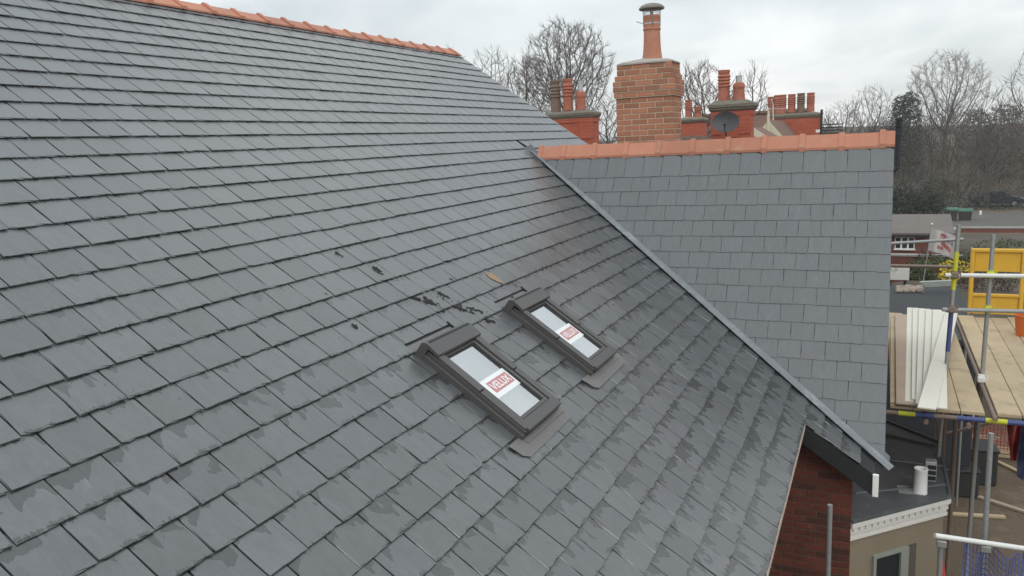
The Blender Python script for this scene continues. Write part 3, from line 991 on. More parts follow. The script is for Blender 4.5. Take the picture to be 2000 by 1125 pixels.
# ------------------------------------------------------------------ neighbouring chimney stacks and roofs
def stack(name, c, w, d, z0, z1, label, bands=True, cap_over=.06, cap_h=.20):
    """painted brick stack: c = centre (x, y); brickwork from z0 to z1, weathered stone cap above"""
    t = empty(name, (c[0], c[1], z0), label, 'chimney', None)
    mb = MB()
    mb.abox(c[0] - w / 2, c[0] + w / 2, c[1] - d / 2, c[1] + d / 2, z0, z1)
    st = mb.build('stack', M['red_stack'], t)
    if bands:
        mb = MB()
        for (a, b, o) in ((z1 - .10, z1 - .0, .022),):
            mb.abox(c[0] - w / 2 - o, c[0] + w / 2 + o, c[1] - d / 2 - o, c[1] + d / 2 + o, a, b)
        mb.build('corbel_band', M['red_stack'], t)
        for x0, x1 in ((-.5, -.27), (.22, .5)):          # raised corner panels, bricks toothed out
            mb = MB(); mb.abox(c[0] + w * x0 - .018 * (x0 < 0), c[0] + w * x1 + .018 * (x1 > .4), c[1] - d / 2 - .018, c[1] - d / 2 + .05, z1 - .50, z1 - .105)
            mb.build('raised_panel', M['red_stack'], t)
        mb = MB(); mb.abox(c[0] - w * .1, c[0] + w * .18, c[1] - d / 2 - .018, c[1] - d / 2 + .05, z1 - .57, z1 - .50)
        mb.build('raised_course', M['red_stack'], t)
    mb = MB()
    o = cap_over
    prof = [(o * .3, 0), (o * .75, cap_h * .18), (o * .7, cap_h * .3), (o, cap_h * .36), (o, cap_h * .62), (o * .5, cap_h * .72), (-w * .12, cap_h * .98)]
    rows = []
    Rk = random.Random(int(c[0] * 100))
    for (k, h) in prof:
        hw, hd = w / 2 + k, d / 2 + max(k, -d * .3)
        ring = []
        for (ax, ay, bx_, by) in ((-1, -1, 1, -1), (1, -1, 1, 1), (1, 1, -1, 1), (-1, 1, -1, -1)):
            for j in range(7):
                f = j / 7
                ring.append(Vector((c[0] + hw * (ax + (bx_ - ax) * f) + Rk.uniform(-.008, .008), c[1] + hd * (ay + (by - ay) * f), z1 + h + Rk.uniform(-.008, .008))))
        rows.append(ring + [ring[0]])
    mb.sheet(rows)
    mb.add(rows[-1][:-1], [tuple(range(28))])
    mb.build('cap', M['stone'], t)
    return t
def pot_louvre(t, base, h, r, mat, n_rings=4, crown=True):
    prof = [(r * 1.12, 0), (r * 1.06, h * .05), (r * .98, h * .40)]
    z = .44
    for k in range(n_rings):
        prof += [(r * .96, h * z), (r * 1.16, h * (z + .02)), (r * 1.14, h * (z + .045)), (r * .96, h * (z + .085))]
        z += .105
    prof += [(r * .93, h * .88), (r * 1.02, h * .90), (r * 1.06, h * .985), (r * 1.0, h), (r * .75, h), (r * .7, h * .95)]
    mb = MB(); mb.lathe(base, prof, 20)
    p = smooth_angle(mb.build('pot', mat, t), 35)
    return p
def pot_round(t, base, h, r, mat, liner=.25):
    prof = [(r * 1.08, 0), (r * 1.02, h * .1), (r * .92, h * .62), (r * .92, h * .66), (r * 1.0, h * .68), (r * 1.02, h * .84), (r * .85, h * .95), (r * .6, h), (r * .45, h)]
    mb = MB(); mb.lathe(base, prof, 20)
    p = smooth_angle(mb.build('pot', mat, t), 40)
    if liner:
        mb = MB(); mb.lathe(Vector(base) + Vector((0, 0, h * .97)), [(r * .52, 0), (r * .52, liner * .8), (r * .56, liner * .82), (r * .56, liner)], 16)
        smooth_angle(mb.build('liner', M['steel'], p), 40)
    return p
def pot_base(u, v, t_center_y): 
    return atY(u, v, t_center_y)
# left stack
q0 = atD(1063, 250, 19.5); q1 = atD(1163, 250, 19.5)
yc = (q0.y + q1.y) / 2 + .25
cx0 = (q0.x + q1.x) / 2; ww = (q1.x - q0.x)
zt = atD(1115, 232, 19.5).z
c1 = stack('painted_chimney', (cx0, yc), ww, .55, -2.2, zt, 'red painted chimney by the slate verge with two ribbed pots and one stubby pot')
zcap = atY(1110, 217, yc).z
for u, v0, v1, kind, r, mt in ((1086, 216, 157, 'l', 9.5, 'terracotta_sooty'), (1110, 214, 154, 'l', 9.5, 'terracotta_old'), (1135, 213, 178, 'r', 9.5, 'terracotta_old')):
    b = atY(u, v0 + 2, yc); tp = atY(u, v1, yc); h = tp.z - b.z
    rr = r / FPX * b.dot(CF)
    (pot_louvre if kind == 'l' else pot_round)(c1, b, h, rr, M[mt])
# stack carrying the satellite dish
q0 = atD(1388, 240, 17.5); q1 = atD(1468, 240, 17.5)
yc2 = (q0.y + q1.y) / 2 + .25
c2 = stack('painted_chimney', ((q0.x + q1.x) / 2, yc2), q1.x - q0.x, .6, -2.2, atD(1428, 217, 17.5).z, 'red painted chimney carrying a satellite dish, with one tall ribbed pot and one stubby pot', True, .09, .24)
b = atY(1414, 197, yc2); pot_louvre(c2, b, atY(1414, 137, yc2).z - b.z, 11 / FPX * b.dot(CF), M['terracotta_old'], 4)
b = atY(1443, 195, yc2); pot_round(c2, b, atY(1443, 161, yc2).z - b.z, 11.5 / FPX * b.dot(CF), M['terracotta_old'], .16)
# small stack beyond
q0 = atD(1326, 255, 23); q1 = atD(1376, 255, 23)
yc3 = (q0.y + q1.y) / 2 + .25
c3 = stack('painted_chimney', ((q0.x + q1.x) / 2, yc3), q1.x - q0.x, .6, -2.6, atD(1350, 240, 23).z, 'small low red painted chimney right behind the tall brick chimney', False, .05, .16)
for u in (1345, 1363):
    b = atY(u, 229, yc3); pot_louvre(c3, b, atY(u, 195 if u < 1350 else 208, yc3).z - b.z, 6.5 / FPX * b.dot(CF), M['terracotta_old'], 4)
# broad stack with the row of pots
q0 = atD(1513, 245, 29); q1 = atD(1602, 245, 29)
yc4 = (q0.y + q1.y) / 2 + .3
c4 = stack('painted_chimney', ((q0.x + q1.x) / 2, yc4), q1.x - q0.x, .7, -3, atD(1556, 231, 29).z, 'broad red painted chimney with a row of ribbed pots', False, .05, .20)
for u, v0, v1 in ((1528, 222, 185), (1546, 220, 184), (1564, 219, 182), (1583, 218, 181)):
    b = atY(u, v0, yc4); pot_louvre(c4, b, atY(u, v1, yc4).z - b.z, 7.0 / FPX * b.dot(CF), M['terracotta_old' if u != 1564 else 'terracotta_sooty'], 4)
b = atY(1588, 238, yc4 - .4)
# further pots behind on a stack hidden by the broad one
q0 = atD(1500, 235, 33); q1 = atD(1524, 235, 33)
c5 = stack('painted_chimney', ((q0.x + q1.x) / 2, q0.y + .3), q1.x - q0.x, .6, -3, atD(1512, 229, 33).z, 'farthest red chimney half hidden behind the broad one, two pots', False, .04, .12)
for u, v1 in ((1505, 189), (1517, 186)):
    b = atY(u, 222, q0.y + .3); pot_louvre(c5, b, atY(u, v1, q0.y + .3).z - b.z, 5.6 / FPX * b.dot(CF), M['terracotta_old'], 4)

# satellite dish
M['dish'] = pm('grey_dish_paint', (.055, .055, .062), .5, .08, 6, .05)
dc = atD(1417, 238, 16.9)
dish = empty('satellite_dish', (dc.x, dc.y + .35, dc.z - .1), 'dark grey oval satellite dish on the middle red chimney', 'satellite dish')
dn = Vector((.10, -.95, .22)).normalized(); dx = Vector((1, 0, 0)); dx = (dx - dn * dx.dot(dn)).normalized(); dz = dn.cross(dx) * -1
if dz.z < 0: dz = -dz
rows = []
for i in range(7):
    r = i / 6
    rows.append([dc + dx * (.285 * r * math.cos(a)) + dz * (.225 * r * math.sin(a)) + dn * (.055 * r * r - .055) for a in [2 * math.pi * j / 32 for j in range(33)]])
mb = MB(); mb.sheet(rows)
rows2 = [[p_ - dn * .012 for p_ in r_] for r_ in rows]
mb.sheet(rows2); mb.sheet([rows[-1], rows2[-1]])
smooth_angle(mb.build('reflector', M['dish'], dish), 50)
mb = MB(); a = dc - dz * .22 - dn * .02; b = dc - dz * .13 + dn * .26
mb.tube(a, b, .010, n=8); mb.build('feed_arm', M['dish'], dish)
mb = MB(); mb.tube(b + dz * .0, b - dn * .07 + dz * .02, .026, .030, 12); mb.build('feed_horn', M['gasket'], dish)
mb = MB(); mb.tube(dc - dn * .06, dc - dn * .06 + Vector((0, .22, 0)), .02, n=8); mb.tube(dc - dn * .05 - dz * .1, dc - dn * .05 + Vector((.02, .02, -.55)), .016, n=8); mb.build('bracket', M['dish'], dish)

# roofs of the neighbours below those chimneys
M['plaintile'] = pm('brown_clay_tiles', (.16, .095, .07), .85, .3, 5, .6, 30, dirt=(.09, .085, .06), dirt_amt=.5)
M['cream'] = pm('cream_painted_timber', (.58, .53, .40), .6, .1, 5, .1)
def gable_house(name, x0, x1, y0, y1, zr, rise, label, axis='y', tiles=True):
    """ridge runs along `axis`; zr ridge height"""
    t = empty(name, ((x0 + x1) / 2, (y0 + y1) / 2, -H), label, 'house')
    ze = zr - rise
    mb = MB(); mb.abox(x0 + .3, x1 - .3, y0 + .3, y1 - .3, -H, ze + .05)
    xm, ym = (x0 + x1) / 2, (y0 + y1) / 2
    if axis == 'y': mb.prism([(x0 + .3, y0 + .3, ze), (x1 - .3, y0 + .3, ze), (xm, y0 + .3, zr - .15)], (0, y1 - y0 - .6, 0))
    else: mb.prism([(x0 + .3, y0 + .3, ze), (x0 + .3, y1 - .3, ze), (x0 + .3, ym, zr - .15)], (x1 - x0 - .6, 0, 0))
    mb.build('wall', M['red_wall'], t)
    for sg in (-1, 1):
        mb = MB()
        if axis == 'y':
            mb.prism([(xm, y0, zr), (xm + sg * (x1 - x0) / 2, y0, ze), (xm + sg * (x1 - x0) / 2, y0, ze - .08), (xm, y0, zr - .08)], (0, y1 - y0, 0))
        else:
            mb.prism([(x0, ym, zr), (x0, ym + sg * (y1 - y0) / 2, ze), (x0, ym + sg * (y1 - y0) / 2, ze - .08), (x0, ym, zr - .08)], (x1 - x0, 0, 0))
        mb.build('roof_slope', M['plaintile'], t)
    return t
n1_ = gable_house('neighbour_house', -11, -1.6, 15.6, 22.6, -.62, 2.6, 'next-door house hidden below the wing ridge, carrying the nearer red chimneys', 'x')
# clay ridge with half-round hips showing beside the tall chimney
def row_of_tiles(t, a, b, n_, r, mat):
    a, b = Vector(a), Vector(b); d = (b - a) / n_
    for i in range(n_):
        mb = MB(); p_ = a + d * i
        up = Vector((0, 0, 1)); sd_ = d.normalized().cross(up)
        rows = [[p_ + d * k + sd_ * (r * math.cos(an)) + up * (r * math.sin(an)) for an in [math.pi * j / 8 for j in range(9)]] for k in (0, .97)]
        mb.sheet(rows); mb.build('ridge_tile', mat, t)
row_of_tiles(n1_, (-5.0, 19.1, -.66), (-1.7, 19.1, -.66), 9, .12, M['terracotta_sooty'])
# pantile slope between the chimneys
tq = [atD(1334, 281, 19), atD(1392, 277, 19), atD(1388, 266, 20.2), atD(1334, 268, 20.2)]
tt = empty('lean_to_roof', tuple(tq[0]), 'narrow strip of slanting old clay pantiles beside the tall chimney', 'roof')
n_ = 9
for i in range(n_):
    f0, f1 = i / n_, (i + .62) / n_
    a = tq[0].lerp(tq[1], f0); b = tq[0].lerp(tq[1], f1); c = tq[3].lerp(tq[2], f1) - Vector((.17, 0, 0)); d = tq[3].lerp(tq[2], f0) - Vector((.17, 0, 0))
    up = Vector((0, -.01, .05))
    mb = MB(); mb.add([a, b, c, d, (a + b) / 2 + up, (c + d) / 2 + up], [(0, 4, 5, 3), (4, 1, 2, 5), (0, 1, 4), (3, 5, 2)])
    mb.build('pantile', M['terracotta_sooty'], tt)
mb = MB(); mb.prism([tq[0] - Vector((.1, 0, .02)), tq[1] + Vector((0, 0, -.02)), tq[2] - Vector((0, 0, .02)), tq[3] - Vector((.3, 0, .02))], (0, 0, -.5)); mb.build('roof_base', M['felt'], tt)
# house with the cream bargeboards
ga = atD(1501, 236, 25)
gh = empty('gabled_house', (ga.x, ga.y + 3, -H), 'brown tiled house with cream bargeboards and a finial on its gable', 'house')
mb = MB()
gw, gr = 2.3, 2.3 * 1.22
for sg in (-1, 1):
    m2 = MB()
    m2.prism([(ga.x, ga.y + .08, ga.z + .03), (ga.x + sg * gw, ga.y + .08, ga.z - gr + .03), (ga.x + sg * gw, ga.y + .08, ga.z - gr - .06), (ga.x, ga.y + .08, ga.z - .06)], (0, 7, 0)); m2.build('roof_slope', M['plaintile'], gh)
    m2 = MB()
    m2.prism([(ga.x, ga.y, ga.z + .02), (ga.x + sg * gw, ga.y, ga.z - gr + .02), (ga.x + sg * gw, ga.y, ga.z - gr - .30), (ga.x, ga.y, ga.z - .32)], (0, .06, 0)); m2.build('bargeboard', M['cream'], gh)
mb.prism([(ga.x - gw, ga.y + .35, ga.z - gr - .2), (ga.x + gw, ga.y + .35, ga.z - gr - .2), (ga.x, ga.y + .35, ga.z - .2)], (0, .1, 0))
mb.abox(ga.x - gw, ga.x + gw, ga.y + .5, ga.y + 7, -H, ga.z - gr - .1)
mb.build('wall', M['red_wall'], gh)
mb = MB(); mb.tube((ga.x, ga.y - .03, ga.z - .42), (ga.x, ga.y - .03, ga.z + .18), .05, .045, 8); mb.tube((ga.x, ga.y - .03, ga.z + .18), (ga.x, ga.y - .03, ga.z + .42), .035, .008, 8); mb.tube((ga.x, ga.y - .03, ga.z - .42), (ga.x, ga.y - .03, ga.z - .55), .04, .006, 8); mb.build('finial', M['cream'], gh)
# big brown roof behind it, ridge tiles against the sky
ra, rb_ = atD(1462, 222, 36), atD(1520, 220, 36)
bh = empty('tiled_house', (ra.x, ra.y + 3, -H), 'large brown tiled roof behind the dish chimney, its ridge against the sky', 'house')
mb = MB(); dx_ = 4.5
mb.prism([(ra.x - 2.5, ra.y, ra.z), (ra.x - 2.5, ra.y - dx_, ra.z - 3.6), (ra.x - 2.5, ra.y + dx_, ra.z - 3.6)], (5.2, 0, 0)); mb.build('roof_slope', M['plaintile'], bh)
mb = MB(); mb.abox(ra.x - 2.3, ra.x + 2.5, ra.y - dx_ + .3, ra.y + dx_ - .3, -H, ra.z - 3.7); mb.build('wall', M['red_wall'], bh)
row_of_tiles(bh, (ra.x - 2.5, ra.y, ra.z - .03), (ra.x + 2.7, ra.y, ra.z - .03), 14, .13, M['terracotta_sooty'])
# pale bargeboard of the next roof, raking down to the right
pa, pb = atD(1466, 253, 20), atD(1502, 276, 20)
rk = empty('raking_verge', tuple(pb - Vector((0, 0, .5))), 'cream verge board raking down right of the dish chimney', 'roof verge')
mb = MB(); dd = (pb - pa).normalized(); mb.box((pa + pb) / 2, pb - pa + dd * .6, (0, .05, 0), Vector((0, 0, 1)).cross(dd).cross(dd).normalized() * .15); mb.build('bargeboard', M['cream'], rk)
mb = MB(); mb.prism([pa + Vector((-.1, .03, .06)), pb + Vector((.4, .03, -.22)), pb + Vector((.4, 3, -.22)), pa + Vector((-.1, 3, .06))], (0, 0, -.05)); mb.build('roof_slope', M['plaintile'], rk)
pa, pb = atD(1207, 279, 24), atD(1190, 289, 24)
rk = empty('raking_verge', tuple(pb - Vector((0, 0, .5))), 'cream verge board peeping out left of the tall brick chimney', 'roof verge')
mb = MB(); dd = (pb - pa).normalized(); mb.box((pa + pb) / 2, pb - pa + dd * 1.0, (0, .05, 0), Vector((0, 0, 1)).cross(dd).cross(dd).normalized() * .12); mb.build('bargeboard', M['cream'], rk)
mb = MB(); mb.prism([pa + Vector((.2, .03, .12)), pb + Vector((-.4, .03, -.3)), pb + Vector((-.4, 3, -.3)), pa + Vector((.2, 3, .12))], (0, 0, -.05)); mb.build('roof_slope', M['plaintile'], rk)
# television aerial beside the broad chimney
aq = atD(1510, 262, 28)
an_ = empty('tv_aerial', tuple(aq), 'thin silver television aerial mast beside the broad chimney', 'aerial')
mt_ = atD(1510, 205, 28)
mb = MB(); mb.tube(aq, mt_, .022, n=6); mb.tube(mt_, mt_ + Vector((-.06, 0, .22)), .018, n=6); mb.build('mast', M['steel'], an_)
mb = MB(); a = mt_ + Vector((-.95, 0, -.08)); b = mt_ + Vector((.5, .1, -.16)); mb.tube(a, b, .012, n=6); mb.build('boom', M['steel'], an_)
for k in range(9):
    p_ = a.lerp(b, k / 8.5)
    mb = MB(); mb.tube(p_ + Vector((0, -.12, 0)), p_ + Vector((0, .12, 0)), .007, n=4); mb.tube(p_ + Vector((-.08, 0, 0)), p_ + Vector((-.1, 0, .2)), .007, n=4) if k == 0 else None; mb.build('element', M['steel'], an_)
# black vent pipe at the wing's gable
M['black_iron'] = pm('black_painted_iron', (.022, .023, .026), .45, .2, 8, .2, 40)
vp = atD(1752, 340, 13.2)
vt_ = empty('vent_pipe', (vp.x, vp.y, -4.2), 'black vent pipe with stacked collars at the gable end of the wing ridge', 'pipe')
vz = atD(1751.5, 232, 13.2).z
zl = atD(1752, 330, 13.2).z
mb = MB(); mb.lathe((vp.x, vp.y, zl), [(.045, 0), (.045, vz - zl - .30), (.062, vz - zl - .295), (.062, vz - zl - .25), (.05, vz - zl - .245), (.05, vz - zl - .20)], 16)
mb.tube((vp.x, vp.y, zl + .03), (vp.x - .35, vp.y, zl - .3), .045, n=12); mb.tube((vp.x - .35, vp.y, zl - .27), (vp.x - .35, vp.y, -4.2), .045, n=12)
smooth_angle(mb.build('pipe', M['black_iron'], vt_), 40)
for k in range(4):
    mb = MB(); z_ = vz - .19 + k * .052
    mb.lathe((vp.x, vp.y, z_), [(.045, 0), (.066, .004), (.066, .028), (.045, .032), (.045, .052)], 16); smooth_angle(mb.build('collar', M['black_iron'], vt_), 40)

# ------------------------------------------------------------------ ground, road, hillside
M['soil'] = pm('bare_soil', (.115, .082, .055), .95, .45, .9, .8, 9, dirt=(.18, .14, .10), dirt_amt=.7, dist=.05)
M['asphalt'] = pm('asphalt', (.10, .09, .08), .9, .25, 1.2, .4, 40)
M['kerb'] = pm('concrete_kerb', (.33, .32, .30), .9, .15, 3, .3)
M['litter'] = pm('leaf_litter', (.085, .066, .048), .95, .5, .4, .8, 4, dirt=(.05, .05, .03), dirt_amt=.7, dist=.1)
ZG = -H
mb = MB()
NX, NY = 60, 50
grid = [[Vector((-300 + 600 * i_ / NX, -60 + 440 * (j / NY) ** 1.5, ZG)) for i_ in range(NX + 1)] for j in range(NY + 1)]
mb.sheet(grid)
tag(mb.build('ground', M['soil']), kind='structure')
mb = MB(); mb.abox(-60, 160, 66, 78, ZG - .2, ZG + .02); tag(mb.build('road', M['asphalt']), kind='structure')
mb = MB(); mb.abox(-60, 160, 64.6, 65.95, ZG - .2, ZG + .13); tag(mb.build('pavement', M['kerb']), kind='structure')
# wooded bank rising behind the road
mb = MB(); grid = []
for j in range(22):
    y = 81 + j * 7
    row_ = []
    for i_ in range(60):
        x = -190 + i_ * 8
        f = min(1, j / 12)
        z = ZG + .01 + 7.2 * f * f * (3 - 2 * f) + 1.6 * f * mnoise.noise(Vector((x * .02, y * .02, 1.3)))
        row_.append(Vector((x, y, z)))
    grid.append(row_)
mb.sheet(grid); tag(mb.build('hillside', M['litter'], smooth=True), kind='structure')

# ------------------------------------------------------------------ trees
import numpy as np
def colonise(base, fork, attr, step, infl, kill, iters=160):
    """space colonisation: limbs grow from the trunk towards points spread through the crown"""
    nodes = [np.array(base, float)]; par = [-1]
    d = np.array(fork, float) - nodes[0]; n = max(2, int(np.linalg.norm(d) / step))
    for k in range(n):
        nodes.append(nodes[0] + d * (k + 1) / n); par.append(len(nodes) - 2)
    N = np.array(nodes); A = np.array(attr)
    dist = np.full(len(A), 1e9); near = np.zeros(len(A), int)
    def upd(i0):
        nonlocal dist, near
        for i in range(i0, len(nodes)):
            dd = np.linalg.norm(A - nodes[i], axis=1)
            m = dd < dist; dist[m] = dd[m]; near[m] = i
    upd(0); kidpos = {}
    for it in range(iters):
        act = dist < infl
        if not act.any():
            act = dist < dist.min() + step
        acc = {}
        for ai in np.nonzero(act)[0]:
            v = A[ai] - nodes[near[ai]]; acc.setdefault(near[ai], []).append(v / (np.linalg.norm(v) + 1e-9))
        i0 = len(nodes)
        for i, vs_ in acc.items():
            v = np.mean(vs_, axis=0); v = v / (np.linalg.norm(v) + 1e-9)
            if par[i] >= 0:
                w = nodes[i] - nodes[par[i]]; v = v + .75 * w / (np.linalg.norm(w) + 1e-9)
            v = v + np.array((0, 0, .10)); l = np.linalg.norm(v)
            if l < 1e-6: continue
            q = nodes[i] + v / l * step
            if any(np.linalg.norm(q - o) < step * .35 for o in kidpos.get(i, ())): continue
            kidpos.setdefault(i, []).append(q); nodes.append(q); par.append(int(i))
        if len(nodes) == i0: break
        upd(i0)
        keep = dist > kill
        if keep.sum() == 0: break
        A = A[keep]; dist = dist[keep]; near = near[keep]
        if len(nodes) > 9000: break
    return nodes, par
def sc_tree(name, label, u, v0, v1, d, hw, seed, n_attr=700, step=None, r_tip=.006, trunk_r=.2, skew=0., fork_f=.30, twig=.55, ntw=3, zb=None, depth=.8, gap=.25, pale=False):
    """bare tree whose crown spans v0..v1 and +-hw pixels about u, d metres away"""
    R = random.Random(seed); nr = np.random.RandomState(seed)
    px = d / FPX
    c = atD(u, (v0 + v1) / 2, d); hz_ = (v1 - v0) / 2 * px; hx = hw * px
    zg = ZG if zb is None else zb
    pts = []
    while len(pts) < n_attr:
        p = nr.uniform(-1, 1, 3); l = np.linalg.norm(p)
        if l > 1 or l < .18: continue
        q = Vector(p)
        if mnoise.noise(q * 1.7 + Vector((seed, 0, 0))) < -gap: continue
        lim = 1 + .22 * mnoise.noise(q.normalized() * 2.3 + Vector((seed * 1.7, 0, 0)))
        if l > lim * .95: continue
        f = .62 + .38 * min(1, (p[2] + 1.1) / 1.1)           # narrower towards the foot of the crown
        pts.append((c.x + p[0] * hx * f + skew * p[2] * hx, c.y + p[1] * hx * depth * f, c.z + p[2] * hz_))
    base = (c.x - skew * hx * .5 + R.gauss(0, .1), c.y, zg); fork = (c.x - skew * hx * .4, c.y, c.z - hz_ * (1 - fork_f * .6))
    step = step or max(.12, hz_ / 13)
    nodes, par = colonise(base, fork, pts, step, step * 7, step * 1.35)
    n = len(nodes); kids = [0] * n; load = [0.] * n
    for i in range(n - 1, 0, -1):
        if kids[i] == 0: load[i] = 1.
        load[par[i]] += load[i]; kids[par[i]] += 1
    ex = .47; k = trunk_r / (max(load[0], 1) ** ex)
    rad = [max(r_tip, k * (l ** ex)) for l in load]
    # smooth the limbs a little
    P = [Vector(q) for q in nodes]
    for _ in range(2):
        Q = [p.copy() for p in P]; ch = [[] for _ in range(n)]
        for i in range(1, n): ch[par[i]].append(i)
        for i in range(1, n):
            if len(ch[i]) == 1: Q[i] = P[i] * .5 + (P[par[i]] + P[ch[i][0]]) * .25
        P = Q
    t = empty(name, base, label, 'tree', 'bare winter trees')
    a, b = MB(), MB()
    for i in range(1, n):
        thick = rad[i] > trunk_r * .16
        (a if thick else b).tube(P[par[i]], P[i], rad[par[i]] if load[par[i]] < load[i] * 2.2 else rad[i] * 1.1, rad[i], 6 if thick else 3, False)
    for i in range(1, n):
        if load[i] <= 3:
            d0 = (P[i] - P[par[i]]).normalized()
            for _ in range(ntw if kids[i] == 0 else max(1, ntw - 2)):
                dd = (d0 + Vector((R.gauss(0, .34), R.gauss(0, .34), R.gauss(.15, .28)))).normalized()
                L = twig * R.uniform(.5, 1.3); m_ = P[i] + dd * L * .5
                e_ = m_ + (dd + Vector((R.gauss(0, .2), R.gauss(0, .2), .15))).normalized() * L * .5
                b.tube(P[i], m_, r_tip, r_tip * .85, 3, False); b.tube(m_, e_, r_tip * .85, r_tip * .4, 3, False)
                if R.random() < .6:
                    b.tube(m_, m_ + (dd + Vector((R.gauss(0, .6), R.gauss(0, .6), .1))).normalized() * L * .45, r_tip * .7, r_tip * .35, 3, False)
    a.build('trunk', M['bark'], t); b.build('crown', M['twig_hazed' if pale else 'twig'], t)
    return t
class TreeGen:
    def __init__(s, seed): s.R = random.Random(seed); s.seg = []
    def grow(s, p, d, L, r, lev, maxlev, spread, up, wig=.16, nseg=4, kids=(3, 5), ratio=(.55, .8), rr=.55):
        R = s.R
        pts = [Vector(p)]; d = Vector(d).normalized()
        for i in range(nseg):
            d = (d + Vector((R.gauss(0, wig), R.gauss(0, wig), R.gauss(0, wig * .6) + up * .12))).normalized()
            q = pts[-1] + d * (L / nseg)
            s.seg.append((pts[-1], q, r * (1 - .62 * i / nseg), r * (1 - .62 * (i + 1) / nseg), lev)); pts.append(q)
        if lev >= maxlev: return
        k = R.randint(*kids)
        for i in range(k):
            f = min(.999, .30 + .70 * (i + R.random()) / k)
            j = min(int(f * nseg), nseg - 1); q = pts[j].lerp(pts[j + 1], f * nseg - j)
            dd = (pts[j + 1] - pts[j]).normalized()
            side = dd.orthogonal().normalized(); side.rotate(Matrix.Rotation(R.uniform(0, 2 * math.pi), 3, dd))
            an = R.uniform(.6, 1.25) * spread
            nd = (dd * math.cos(an) + side * math.sin(an) + Vector((0, 0, up * .35))).normalized()
            s.grow(q, nd, L * R.uniform(*ratio), r * rr * (1 - .4 * f), lev + 1, maxlev, spread, up, wig, max(2, nseg - 1), kids, ratio, rr)
        s.grow(pts[-1], d, L * R.uniform(.5, .7), r * .40, lev + 1, maxlev, spread, up, wig, max(2, nseg - 1), kids, ratio, rr)
sc_tree('bare_tree', 'tall round-crowned bare tree behind the chimney with two ribbed pots', 1102, 42, 268, 40, 104, 12, 3600, .17, .0075, .155, twig=.42, fork_f=.30, ntw=4)
sc_tree('bare_tree', 'lower bare tree left of the tall round-crowned one, above the slate verge', 1030, 108, 262, 44, 60, 5, 1500, .20, .0075, .09, twig=.5, fork_f=.2, ntw=3)
sc_tree('bare_tree', 'sparse bare tree rising just past the end of the terracotta ridge', 962, 96, 240, 46, 50, 8, 700, .22, .0075, .07, twig=.55, fork_f=.2)
sc_tree('bare_tree', 'few thin bare twigs peeping over the terracotta ridge end', 885, 100, 220, 48, 44, 18, 300, .25, .008, .06, twig=.6, fork_f=.2)
sc_tree('bare_tree', 'bushy bare tree right of the tall brick chimney', 1374, 126, 285, 34, 66, 21, 1700, .15, .0065, .085, twig=.42, fork_f=.12, ntw=4)
sc_tree('bare_tree', 'thin bare tree behind the dish chimney', 1464, 130, 285, 36, 40, 25, 420, .18, .007, .06, twig=.5, fork_f=.12)
sc_tree('bare_tree', 'low spreading bare tree in the gap left of the tall brick chimney', 1190, 186, 305, 55, 70, 29, 1400, .26, .009, .11, twig=.55, fork_f=.2)
sc_tree('bare_tree', 'tall pale bare tree standing above the wood on the right', 1850, 100, 275, 92, 76, 33, 2600, .34, .0125, .22, twig=.8, fork_f=.3, ntw=4, pale=True)
sc_tree('bare_tree', 'bare tree above the right end of the wing ridge', 1704, 170, 290, 100, 54, 37, 1300, .38, .0135, .16, twig=.85, fork_f=.2)
sc_tree('bare_tree', 'low bare tree just right of the broad chimney', 1650, 200, 290, 104, 44, 39, 900, .38, .0135, .15, twig=.85, fork_f=.2)
sc_tree('bare_tree', 'bare tree reaching in from the right edge of the picture', 2035, 92, 330, 62, 88, 41, 1700, .3, .010, .2, twig=.8, fork_f=.25)
sc_tree('bare_tree', 'thick-trunked bare tree beside the parked car', 1934, 205, 355, 70, 66, 45, 1300, .34, .011, .24, twig=.7, fork_f=.35)
sc_tree('bare_tree', 'bare tree right behind the black vent pipe', 1765, 210, 360, 96, 54, 47, 1000, .42, .0135, .17, twig=.85, fork_f=.2)

def leaf_mass(mb, c, rx, ry, rz, n_, size, R, upbias=0.):
    c = Vector(c)
    for _ in range(n_):
        while True:
            p = Vector((R.uniform(-1, 1), R.uniform(-1, 1), R.uniform(-1, 1)))
            if p.length < 1: break
        k = .55 + .45 * R.random() ** .5
        p = p.normalized() * k * (1 + .35 * mnoise.noise(p * 2.1 + c * .37))
        q = c + Vector((p.x * rx, p.y * ry, p.z * rz))
        a = Vector((R.gauss(0, 1), R.gauss(0, 1), R.gauss(0, 1))).normalized() * size * R.uniform(.6, 1.4)
        b = a.orthogonal().normalized() * size * R.uniform(.3, .7)
        mb.add([q - a, q - b * .9, q + a, q + b * .9], [(0, 1, 2, 3)], rnd=R.random())
def leafmat(name, col, var=.5):
    n = NT(name)
    f = n.math('MULTIPLY_ADD', n.attr('rnd'), 2 * var, 1 - var)
    n.set(Base_Color=n.scale(col, f), Roughness=.6, Specular_IOR_Level=.3)
    return n.m
M['evergreen'] = leafmat('evergreen_leaves', (.030, .036, .020))
M['ivy'] = leafmat('green_leaves', (.05, .072, .024))
M['forsythia'] = leafmat('yellow_blossom', (.55, .42, .03), .3)
M['brownleaf'] = leafmat('brown_undergrowth', (.062, .044, .029), .45)
